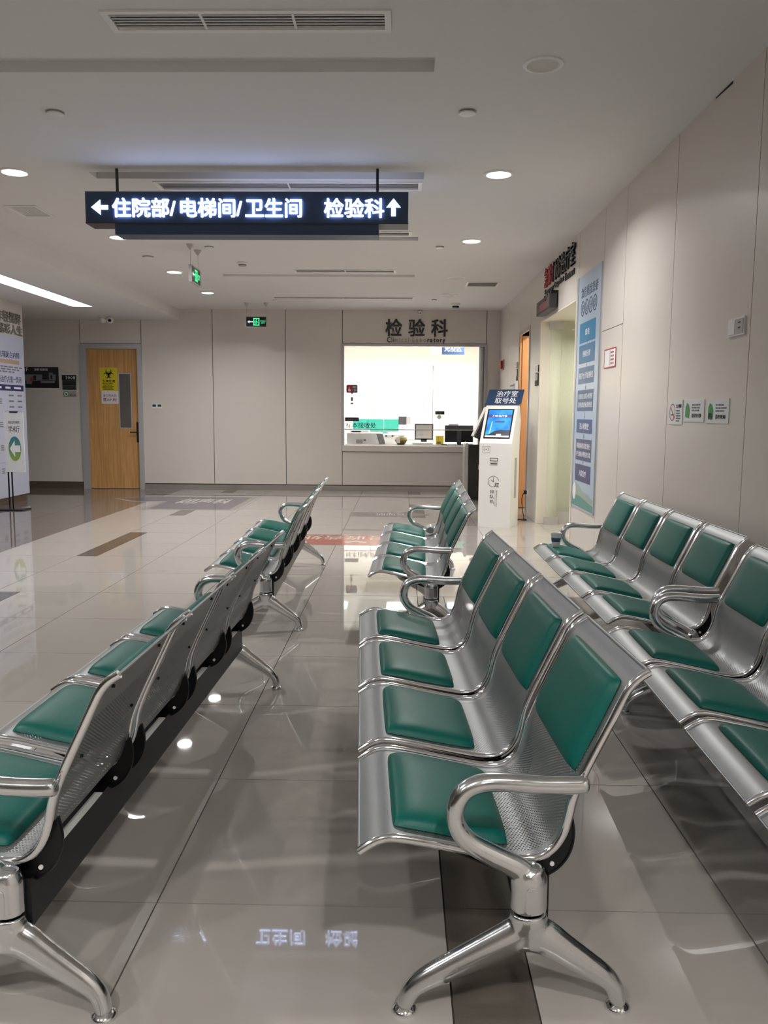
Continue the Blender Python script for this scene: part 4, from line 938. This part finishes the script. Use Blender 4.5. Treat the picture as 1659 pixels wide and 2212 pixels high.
# ================================================================== PANELLED WALL ITEMS
t = thing('entrance_lettering', 'raised Chinese and English letters over the treatment room entrance', 'sign', (WX(9.5), 9.5, 2.83))
letters('character', '急诊', RW, 10.36, 9.90, 2.905, 3.135, 0.0, 0.022, m_letred, t, 0.012); letters('character', '门诊治疗室', RW, 9.83, 8.64, 2.905, 3.135, 0.0, 0.022, m_letdark, t, 0.012)
for wd_, a, b in (('Emergency', 10.34, 9.80), ('Outpatient', 9.74, 9.20), ('Treatment', 9.14, 8.66)): text('lettering', wd_, RW, a, b, 2.805, 2.885, 0.0, 0.014, m_letdark, t, 0.015)
t = thing('led_display', 'dark grey display box mounted above the treatment room entrance', 'display', (WX(9.9) - 0.08, 9.9, 2.57))
slab('housing', RW, 9.50, 10.40, 2.575, 2.735, 0.02, 0.095, m_dgrey, t); slab('face', RW, 9.53, 10.37, 2.595, 2.72, 0.095, 0.098, m_leds, t); slab('led_patch', RW, 9.72, 10.15, 2.60, 2.68, 0.098, 0.0985, m_ledr, t)
for y_ in (9.72, 10.12): slab('label', RW, y_, y_ + 0.10, 2.685, 2.705, 0.0985, 0.0995, m_ink, t)
slab('bracket', RW, 9.52, 9.62, 2.735, 2.77, 0.0, 0.08, m_black, t); G().tube([RW(10.15, 2.735, 0.05), RW(10.1, 2.79, 0.05), RW(9.95, 2.79, 0.05), RW(9.9, 2.735, 0.05)], 0.008, 6).out('handle', m_black, t)
# flow chart banner
t = thing('flow_banner', 'tall pale blue patient flow-chart banner beside the glazed entrance', 'banner', (WX(8), 7.97, 0.47))
slab('sheet', RW, 7.485, 8.465, 0.475, 2.72, 0.0, 0.010, m_banner, t)
slab('edge_strip', RW, 8.40, 8.468, 0.475, 2.722, 0.010, 0.014, m_alu, t); slab('edge_strip', RW, 7.482, 7.50, 0.475, 2.722, 0.010, 0.014, m_alu, t)
text('lettering', '急危重症患者', RW, 8.28, 7.60, 2.50, 2.60, 0.010, 0.001, m_navy, t, 0.01)
for k, ch in enumerate('安心分诊'):
    uc = 8.20 - k * 0.165; G().poly(RW, arc_band((uc, 2.40), 0.062, 0.074, 0, 2 * PI - 0.001, 30), 0.010, 0.0115).out('ring', m_navy, t)
    text('lettering', ch, RW, uc + 0.042, uc - 0.042, 2.36, 2.44, 0.010, 0.001, m_navy, t, 0.01)
BX = [(2.07, 2.26, ['患者']), (1.875, 2.05, ['预检分诊']), (1.68, 1.835, ['根据护士分诊级别处置']), (1.42, 1.62, ['危重患者立即送入抢救室', '其他患者候诊处置']), (1.21, 1.34, ['进入抢救室']), (0.945, 1.15, ['根据病情需要进行', '护士协助办理各项手续']), (0.74, 0.905, ['入院治疗'])]
for k, (z0, z1, tx) in enumerate(BX):
    slab('flow_box', RW, 7.645, 8.29, z0, z1, 0.010, 0.0115, m_bluebox[k], t)
    for q, line in enumerate(tx):
        hw = min(0.29, 0.034 * len(line) + 0.02); hz = 0.026 if len(tx) == 2 else 0.030
        zc = (z0 + z1) / 2 + (0.04 if q == 0 else -0.04) * (len(tx) == 2)
        text('lettering', line, RW, 7.967 + hw, 7.967 - hw, zc - hz, zc + hz, 0.0115, 0.001, m_whitep, t, 0.01)
    if k < 6:
        zn = BX[k + 1][1]; G().slab(RW, 7.962, 7.972, zn + 0.015, z0 - 0.01, 0.010, 0.011).poly(RW, [(7.967, zn + 0.004), (7.985, zn + 0.03), (7.949, zn + 0.03)], 0.010, 0.011).out('flow_arrow', m_inkg, t)
G().poly(RW, [(8.40, 0.49), (7.51, 0.49), (7.51, 0.60), (7.70, 0.64), (7.95, 0.655), (8.10, 0.70), (8.25, 0.72), (8.40, 0.70)], 0.010, 0.0112).out('hill', m_greenst, t)
G().poly(RW, [(8.40, 0.49), (7.51, 0.49), (7.51, 0.55), (7.85, 0.58), (8.15, 0.60), (8.40, 0.57)], 0.0112, 0.012).out('hill', mat('muted_teal_print', rgb(92, 146, 138), 0.4, noise=0.02), t)
G().poly(RW, ring_pts(8.30, 0.63, 0.075, 0.085), 0.012, 0.013).out('badge', m_whitep, t)
# room plates by the doors
for (y0, y1, z0, z1, lb_, num) in [(12.45, 12.60, 1.885, 2.157, 'dark plate with small screen beside the orange door', '1006'), (10.64, 10.88, 1.75, 2.01, 'dark plate with white card between orange door and glazed entrance', '1005')]:
    t = thing('room_plate', lb_, 'sign', (WX(y0), (y0 + y1) / 2, z0), 'room number plates'); slab('number_panel', RW, y0, y1, z1 - 0.09, z1, 0.0, 0.016, m_dark, t); slab('name_panel', RW, y0 + 0.01, y1 - 0.01, z0, z1 - 0.10, 0.0, 0.014, m_ink, t); slab('card', RW, y0 + 0.03, y1 - 0.03, z0 + 0.07, z1 - 0.11, 0.014, 0.018, m_paper, t)
    text('lettering', num, RW, y1 - 0.03, y0 + 0.03, z1 - 0.07, z1 - 0.025, 0.016, 0.001, m_whitep, t)
t = thing('fire_alarm', 'red fire alarm call point on the wall near the back corner', 'alarm', (WX(14.2), 14.2, 2.12)); slab('back_plate', RW, 14.12, 14.30, 2.13, 2.30, 0.0, 0.02, m_lgrey, t); slab('button_unit', RW, 14.14, 14.28, 2.15, 2.28, 0.02, 0.06, m_red, t)
t = thing('wall_paper_note', 'small grey paper sheet on the wall behind the kiosk', 'notice', (WX(13), 13.0, 1.73)); slab('sheet', RW, 12.78, 13.35, 1.70, 1.86, 0.0, 0.003, m_paper, t); slab('header', RW, 12.82, 13.30, 1.82, 1.845, 0.003, 0.004, m_inkg, t)
t = thing('fire_notice', 'white wall notice with red edge between bench and banner', 'notice', (WX(7.12), 7.12, 1.78)); slab('sheet', RW, 6.94, 7.305, 1.785, 1.935, 0.0, 0.004, m_whitep, t); G().frame(RW, 6.935, 7.31, 1.78, 1.942, 0.009, 0.004, 0.006).out('border', m_red, t); slab('fold_line', RW, 7.115, 7.122, 1.80, 1.93, 0.004, 0.0055, m_inkg, t)
g = G(); smudge_rows(g, RW, 7.10, 6.97, 1.80, 1.92, 0.004, 4); o = g.out('fine_print', m_pinkred, t); o['kind'] = 'stuff'
t = thing('wall_switch', 'white wall switch plate high above the cut-off bench', 'switch', (WX(4.5), 4.49, 1.8)); slab('plate', RW, 4.39, 4.60, 1.803, 1.897, 0.0, 0.010, m_white, t); slab('rocker', RW, 4.505, 4.59, 1.812, 1.888, 0.010, 0.014, m_white, t); slab('socket_face', RW, 4.40, 4.49, 1.812, 1.888, 0.010, 0.013, m_lgrey, t)
for z_ in (1.865, 1.838): slab('socket_hole', RW, 4.43, 4.46, z_, z_ + 0.008, 0.013, 0.0135, m_ink, t)
t = thing('acrylic_notice', 'small acrylic no-smoking notice, narrowest of three in a row', 'notice', (WX(5.4), 5.40, 1.32)); slab('sheet', RW, 5.275, 5.540, 1.325, 1.482, 0.0, 0.004, m_paper, t)
G().poly(RW, arc_band((5.46, 1.403), 0.049, 0.055, 0, 2 * PI - 0.001, 32), 0.004, 0.005).out('ring', m_red, t); G().poly(RW, [(5.497, 1.436), (5.491, 1.441), (5.423, 1.37), (5.429, 1.365)], 0.004, 0.005).out('bar', m_red, t)
slab('cigarette', RW, 5.43, 5.49, 1.383, 1.390, 0.004, 0.0055, m_ink, t); text('lettering', '禁止吸烟', RW, 5.39, 5.295, 1.43, 1.455, 0.004, 0.001, m_ink, t)
g = G(); smudge_rows(g, RW, 5.385, 5.30, 1.34, 1.42, 0.004, 5); o = g.out('fine_print', m_inkg, t); o['kind'] = 'stuff'
for (y0, y1, z0, z1, lb_, bt) in [(4.905, 5.236, 1.345, 1.478, 'acrylic notice with green plant picture, middle of three in a row', '请保持安静'), (4.543, 4.858, 1.340, 1.478, 'acrylic notice with green and black hand picture below the switch plate', '请勿吸烟')]:
    t = thing('acrylic_notice', lb_, 'notice', (WX(y0), (y0 + y1) / 2, z0), 'acrylic wall notices'); slab('sheet', RW, y0, y1, z0, z1, 0.0, 0.004, m_paper, t)
    G().poly(RW, [(y1 - 0.02, z0 + 0.03), (y1 - 0.09, z0 + 0.02), (y1 - 0.10, z0 + 0.07), (y1 - 0.075, z0 + 0.105), (y1 - 0.045, z0 + 0.115), (y1 - 0.02, z0 + 0.09)], 0.004, 0.005).out('picture', m_gline, t)
    text('lettering', bt, RW, y1 - 0.13, y0 + 0.04, z0 + 0.025, z0 + 0.05, 0.004, 0.001, m_ink, t, 0.01)
    if '禁' in bt or '勿' in bt: text('lettering', '的', RW, y1 - 0.03, y1 - 0.08, z0 + 0.02, z0 + 0.06, 0.005, 0.001, m_ink, t, 0.02)
    g = G(); smudge_rows(g, RW, y1 - 0.13, y0 + 0.03, z0 + 0.06, z0 + 0.11, 0.004, 3); o = g.out('fine_print', m_inkg, t); o['kind'] = 'stuff'

# ================================================================== LOBBY POSTER WALL
t = thing('wall_lettering', 'two lines of raised silver characters on the lobby partition', 'sign', (-5.84, 12.3, 2.53))
letters('character', '找回年轻视界', LW, 11.62, 12.78, 2.685, 2.845, 0.0, 0.02, m_letsilver, t, 0.012); letters('character', '焕发晶彩人生', LW, 11.64, 12.82, 2.52, 2.665, 0.0, 0.02, m_letsilver, t, 0.012)
m_poster = mat('pale_blue_poster', rgb(196, 200, 220), 0.45, noise=0.01)
t = thing('wall_poster', 'tall pale poster listing treatment plans on the lobby partition', 'poster', (-5.84, 11.9, 0.11)); slab('sheet', LW, 10.3, 12.845, 0.105, 2.50, 0.0, 0.004, m_poster, t)
text('lettering', '飞秒激光辅助白内障', LW, 11.70, 12.70, 2.165, 2.26, 0.004, 0.001, m_navy2, t, 0.012); slab('caption_bar', LW, 12.0, 12.68, 2.08, 2.14, 0.004, 0.005, m_gold, t)
g = G(); smudge_rows(g, LW, 11.7, 12.78, 1.94, 2.05, 0.004, 3); o = g.out('fine_print', m_inkg, t); o['kind'] = 'stuff'
text('lettering', '白内障治疗方案一览表', LW, 11.80, 12.74, 1.80, 1.90, 0.004, 0.001, m_navy2, t, 0.012)
slab('table_header', LW, 11.4, 12.79, 1.68, 1.77, 0.004, 0.005, m_navy2, t)
for a, b in ((11.95, 12.08), (12.20, 12.36), (12.48, 12.70)): slab('header_text', LW, a, b, 1.71, 1.74, 0.005, 0.006, m_whitep, t)
g = G()
for i in range(14):
    z_ = 1.60 - i * 0.085
    for a, b in ((12.30, 12.45), (12.58, 12.72)): g.slab(LW, a, b, z_, z_ + 0.022, 0.004, 0.0046)
    if i % 4 == 1:
        for q_ in range(3): g.slab(LW, 11.98, 12.08, z_ - 0.03 + q_ * 0.03, z_ - 0.016 + q_ * 0.03, 0.004, 0.0046)
o = g.out('table_print', m_inkg, t); o['kind'] = 'stuff'
for z_ in (1.16, 0.62): slab('rule', LW, 11.4, 12.79, z_, z_ + 0.004, 0.004, 0.0046, m_inkg, t)
# floor stand with arrow
t = thing('sign_stand', 'black two-pole stand holding white board with round arrow', 'sign stand', (-5.42, 11.42, 0))
G().poly(FL, [(-5.70, 11.30), (-5.26, 11.32), (-5.24, 11.55), (-5.66, 11.55)], 0.0, 0.018).out('base', m_black, t)
for x_ in (-5.495, -5.445): G().tube([(x_, 11.44, 0.018), (x_, 11.44, 1.37)], 0.011, 8).out('pole', m_black, t, True)
def ST(x, z, d): return (x, 11.40 - d, z)
G().slab(ST, -5.50, -5.235, 0.535, 1.365, -0.012, 0.004).out('board', m_paper, t)
slab('clip', ST, -5.42, -5.31, 1.355, 1.378, -0.02, 0.008, m_black, t)
text('lettering', '请沿此方向前往', ST, -5.445, -5.285, 1.205, 1.245, 0.004, 0.001, m_ink, t, 0.012); text('lettering', '学术厅', ST, -5.445, -5.285, 1.085, 1.175, 0.004, 0.001, m_ink, t, 0.014)
G().poly(ST, ring_pts(-5.365, 0.86, 0.088, 0.17, 40), 0.004, 0.006).out('disc', m_circ, t)
G().poly(ST, [(-5.437, 0.86), (-5.365, 0.975), (-5.365, 0.905), (-5.29, 0.905), (-5.29, 0.815), (-5.365, 0.815), (-5.365, 0.745)], 0.006, 0.0075).out('arrow', m_whitep, t)
# another stand's foot, cut by the picture edge
t = thing('sign_stand', 'black stand base cut by the picture edge beside the arrow stand', 'sign stand', (-5.85, 11.2, 0)); G().poly(FL, [(-5.83, 11.05), (-5.62, 11.07), (-5.60, 11.26), (-5.80, 11.26)], 0.0, 0.018).out('base', m_black, t); G().tube([(-5.76, 11.16, 0.018), (-5.76, 11.16, 1.3)], 0.011, 8).out('pole', m_black, t, True)

# ================================================================== KIOSKS
class Rot:
    """kiosk frame: u across the front, w depth backwards"""
    def __init__(s, x, y, ang): s.x, s.y, s.c, s.s = x, y, math.cos(math.radians(ang)), math.sin(math.radians(ang))
    def __call__(s, u, w_, z): return (s.x + u * s.c - w_ * s.s, s.y + u * s.s + w_ * s.c, z)
KF = Rot(0.96, 10.19, -20)
KW = 0.40
t = thing('ticket_kiosk', 'white queue ticket kiosk with tilted blue screen and navy header', 'kiosk', (1.2, 10.3, 0))
side = [(0.0, 0.0), (0.46, 0.0), (0.46, 1.10), (0.50, 1.30), (0.44, 1.48), (0.34, 1.50), (0.30, 1.485), (0.03, 1.075), (0.0, 1.03)]
G().poly(lambda w_, z, d: KF(d, w_, z), side, 0.0, KW).out('body', m_kwhite, t)
# tilted face frame: from (w=.03,z=1.075) to (w=.30,z=1.485)
dw, dz = 0.27, 0.41; ln = math.hypot(dw, dz); tw, tz = dw / ln, dz / ln; nw, nz_ = -tz, tw
KS = lambda u, v, d: KF(u, 0.03 + tw * v + nw * d, 1.075 + tz * v + nz_ * d)
G().slab(KS, 0.035, 0.365, 0.015, 0.445, 0.0, 0.004).out('screen_bezel', m_dark, t)
sc_ = G().slab(KS, 0.052, 0.348, 0.035, 0.428, 0.004, 0.006).out('screen', m_screen, t)
G().poly(KS, [(0.052, 0.06), (0.10, 0.075), (0.16, 0.12), (0.23, 0.14), (0.30, 0.135), (0.348, 0.14), (0.348, 0.05), (0.052, 0.05)], 0.006, 0.007).out('hill', m_scrdark, sc_)
G().slab(KS, 0.052, 0.348, 0.035, 0.055, 0.006, 0.0072).out('footer', m_scrwhite, sc_); G().slab(KS, 0.19, 0.25, 0.058, 0.078, 0.007, 0.008).out('house', m_scrwhite, sc_)
G().poly(KS, [(0.098, 0.085), (0.104, 0.085), (0.118, 0.26), (0.113, 0.26)], 0.006, 0.0075).out('tower', m_scrwhite, sc_)
G().slab(KS, 0.052, 0.348, 0.318, 0.362, 0.006, 0.0068).out('title_band', m_scrband, sc_); G().slab(KS, 0.15, 0.27, 0.245, 0.268, 0.006, 0.0068).out('button', m_scrband, sc_)
text('lettering', '门诊治疗室', KS, 0.11, 0.29, 0.326, 0.354, 0.0068, 0.0008, m_scrwhite, sc_, 0.01)
# header board leaning with the face
KH = lambda u, v, d: KF(u, 0.33 + 0.95 * v + d * -0.69, 1.49 + v * 0.92 + d * 0.72)
G().poly(KH, [(-0.02, 0.0), (0.40, 0.0), (0.43, 0.04), (0.43, 0.215), (-0.02, 0.215)], 0.0, 0.012).out('header_board', m_navy, t)
text('lettering', '治疗室', KH, 0.09, 0.36, 0.115, 0.195, 0.012, 0.001, m_whitep, t, 0.008); text('lettering', '取号处', KH, 0.09, 0.36, 0.022, 0.102, 0.012, 0.001, m_whitep, t, 0.008)
KN = lambda u, z, d: KF(u, -d, z)
G().frame(KN, 0.04, 0.135, 0.915, 0.995, 0.003, 0.0, 0.003).out('card_reader', m_lgrey, t); G().poly(KN, arc_band((0.087, 0.955), 0.026, 0.031, -0.8, 0.8, 10), 0, 0.002).poly(KN, arc_band((0.087, 0.955), 0.026, 0.031, PI - 0.8, PI + 0.8, 10), 0, 0.002).poly(KN, ring_pts(0.087, 0.955, 0.008, 0.008, 12), 0, 0.002).out('wave_symbol', m_inkg, t)
G().frame(KN, 0.135, 0.235, 0.815, 0.855, 0.005, 0.0, 0.004).out('slot_label', m_ink, t); slab('ticket_slot', KN, 0.145, 0.225, 0.775, 0.789, 0.0, 0.002, m_ink, t); G().frame(KN, 0.138, 0.232, 0.763, 0.80, 0.003, 0.0, 0.003).out('slot_surround', m_lgrey, t)
G().poly(KN, arc_band((0.185, 0.565), 0.064, 0.068, 0.15, 2 * PI - 1.25, 34), 0.0, 0.002).out('clock_ring', m_ink, t); G().poly(KN, [(0.181, 0.565), (0.187, 0.560), (0.187, 0.62), (0.183, 0.62)], 0, 0.002).poly(KN, [(0.187, 0.558), (0.157, 0.588), (0.153, 0.584), (0.184, 0.555)], 0, 0.002).out('clock_hands', m_ink, t)
text('lettering', '取', KN, 0.20, 0.255, 0.495, 0.55, 0.0, 0.002, m_ink, t, 0.006)
for k, ch in enumerate('排队机'): text('lettering', ch, KN, 0.145, 0.195, 0.415 - k * 0.06, 0.462 - k * 0.06, 0.0, 0.002, m_ink, t)
slab('rule', KN, 0.207, 0.209, 0.26, 0.46, 0.0, 0.002, m_inkg, t)
text('lettering', 'QUEUE SYSTEM', lambda a, b, d: KN(0.22 + b, 0.46 - a, d), 0.0, 0.20, 0.018, 0.0, 0.0, 0.002, m_inkg, t)
slab('side_vent', lambda w_, z, d: KF(KW + d, w_, z), 0.20, 0.30, 0.35, 0.85, 0.0, 0.004, m_lgrey, t)
# cable and outlet
t = thing('wall_outlet', 'white power outlet low on the wall beside the kiosk', 'outlet', (WX(11.3), 11.3, 0.27)); slab('plate', RW, 11.18, 11.36, 0.27, 0.36, 0.0, 0.010, m_white, t); slab('plug', RW, 11.30, 11.35, 0.30, 0.35, 0.010, 0.045, m_black, t)
pth = catmull([(WX(11.33) - 0.05, 11.33, 0.31), (WX(11.33) - 0.075, 11.30, 0.24), (WX(11.2) - 0.085, 11.15, 0.10), (1.655, 11.05, 0.012), (1.63, 10.95, 0.008), (1.66, 10.85, 0.008), (1.62, 10.80, 0.008), (1.56, 10.86, 0.008), (1.47, 10.75, 0.008), (1.40, 10.62, 0.02)], 5)
cb = G().tube(pth, 0.006, 6).out('power_cable', m_rubber, None, True); tag(cb, 'black power cable hanging from the outlet to the kiosk', 'cable')
# second machine behind
t = thing('report_machine', 'black and silver self-service machine behind the white kiosk', 'machine', (1.2, 13.4, 0))
G().box(1.06, 1.60, 13.30, 13.72, 0.02, 0.90).out('cabinet', m_dark, t)
sp = [(1.02, 0.0), (1.075, 0.0), (1.075, 0.90), (1.06, 0.93), (1.03, 0.91), (1.02, 0.86)]
G().poly(lambda x, z, d: (x, d, z), sp, 13.285, 13.735).out('front_shell', m_lgrey, t)
G().poly(lambda x, z, d: (x, d, z), [(1.17, 1.02), (1.23, 0.99), (1.44, 1.46), (1.38, 1.49)], 13.30, 13.72).out('screen_head', m_dgrey, t)
G().poly(lambda x, z, d: (x, d, z), [(1.15, 1.03), (1.17, 1.02), (1.38, 1.49), (1.36, 1.50)], 13.295, 13.725).out('screen_frame', m_lgrey, t)
G().box(1.25, 1.40, 13.42, 13.60, 0.90, 1.15).out('neck', m_dgrey, t); G().box(1.24, 1.28, 13.285, 13.30, 0.50, 0.58).out('lock', m_lgrey, t)

# ================================================================== FLOOR STICKERS
def sticker(name, label, pts, m, inner=None):
    t = thing(name, label, 'floor sticker', (sum(p[0] for p in pts) / len(pts), sum(p[1] for p in pts) / len(pts), 0.0))
    G().poly(FL, pts, 0.0004, 0.0012).out('border', m_stborder, t)
    cx, cy = sum(p[0] for p in pts) / len(pts), sum(p[1] for p in pts) / len(pts)
    G().poly(FL, inner or [(cx + (p[0] - cx) * 0.94, cy + (p[1] - cy) * 0.94) for p in pts], 0.0012, 0.0018).out('print', m, t)
    return t
t = sticker('floor_arrow', 'large violet floor arrow with pale characters near the wooden door', [(-4.66, 13.13), (-4.10, 13.50), (-2.36, 13.50), (-2.36, 11.62), (-3.74, 11.62), (-3.74, 12.70), (-4.16, 12.60)], m_violet,
            [(-4.52, 13.12), (-4.08, 13.42), (-2.45, 13.42), (-2.45, 11.72), (-3.64, 11.72), (-3.64, 12.80), (-4.12, 12.74)])
text('lettering', '超声科', FL, -3.45, -2.65, 12.45, 13.15, 0.0018, 0.0005, m_stline, t, 0.02)
t = sticker('floor_banner', 'red floor sticker strip with faded characters between the benches', [(-1.20, 8.60), (0.30, 8.60), (0.30, 9.36), (-1.20, 9.36)], m_pinkred, [(-1.17, 8.63), (0.27, 8.63), (0.27, 9.33), (-1.17, 9.33)])
text('lettering', '一号收费处', FL, 0.10, -1.10, 9.28, 8.98, 0.0018, 0.0005, m_stline, t, 0.01)
G().poly(FL, [(-0.62, 8.80), (-0.48, 8.92), (-0.34, 8.80), (-0.40, 8.76), (-0.48, 8.84), (-0.56, 8.76)], 0.0018, 0.0024).out('chevron', m_stline, t)
t = sticker('floor_arrow', 'grey floor arrow with pale characters behind the middle bench', [(-0.70, 11.08), (0.02, 11.08), (0.02, 10.98), (0.46, 11.30), (0.02, 11.66), (0.02, 11.56), (-0.70, 11.56)], m_greyst)
text('lettering', '抽血处', FL, -0.35, 0.08, 11.20, 11.45, 0.0018, 0.0005, m_stline, t, 0.01)
t = sticker('floor_arrow', 'small pale green floor arrow beside the middle bench', [(0.44, 8.47), (0.66, 8.47), (0.66, 8.70), (0.75, 8.88), (0.63, 8.95), (0.63, 9.30), (0.44, 9.30)], m_greenst)

# ================================================================== CUPS
t = thing('paper_cup', 'white paper cup with blue band standing on the wall bench seat', 'cup', (1.125, 5.93, 0.436))
zc = 0.436
def cup_r(h): return 0.027 + (0.038 - 0.027) * h / 0.095
G().lathe([(0.026, 0.0)] + [(cup_r(h), h) for h in (0.0, 0.02, 0.05, 0.08, 0.095)] + [(0.0395, 0.096), (0.0395, 0.099), (0.036, 0.097), (0.0255, 0.006)], (1.125, 5.93, zc), 22).out('cup_body', m_white, t, True)
G().lathe([(cup_r(0.036) + 0.0006, 0.036), (cup_r(0.066) + 0.0006, 0.066)], (1.125, 5.93, zc), 22).out('band', m_bluecup, t, True)
t = thing('paper_cup', 'grey paper cup lying on its side on the middle bench', 'cup', (0.252, 6.98, 0.36))
G().lathe([(0.028, 0.0), (0.038, 0.09), (0.0395, 0.092), (0.0395, 0.095), (0.036, 0.094), (0.026, 0.004)], (0.254, 6.94, 0.402), 20, 'y').out('cup_body', m_lgrey, t, True)
G().lathe([(0.0275, -0.0008), (0.0275, 0.0), (0.001, 0.001)], (0.254, 6.94, 0.402), 20, 'y').out('cup_base', m_grey, t, True)
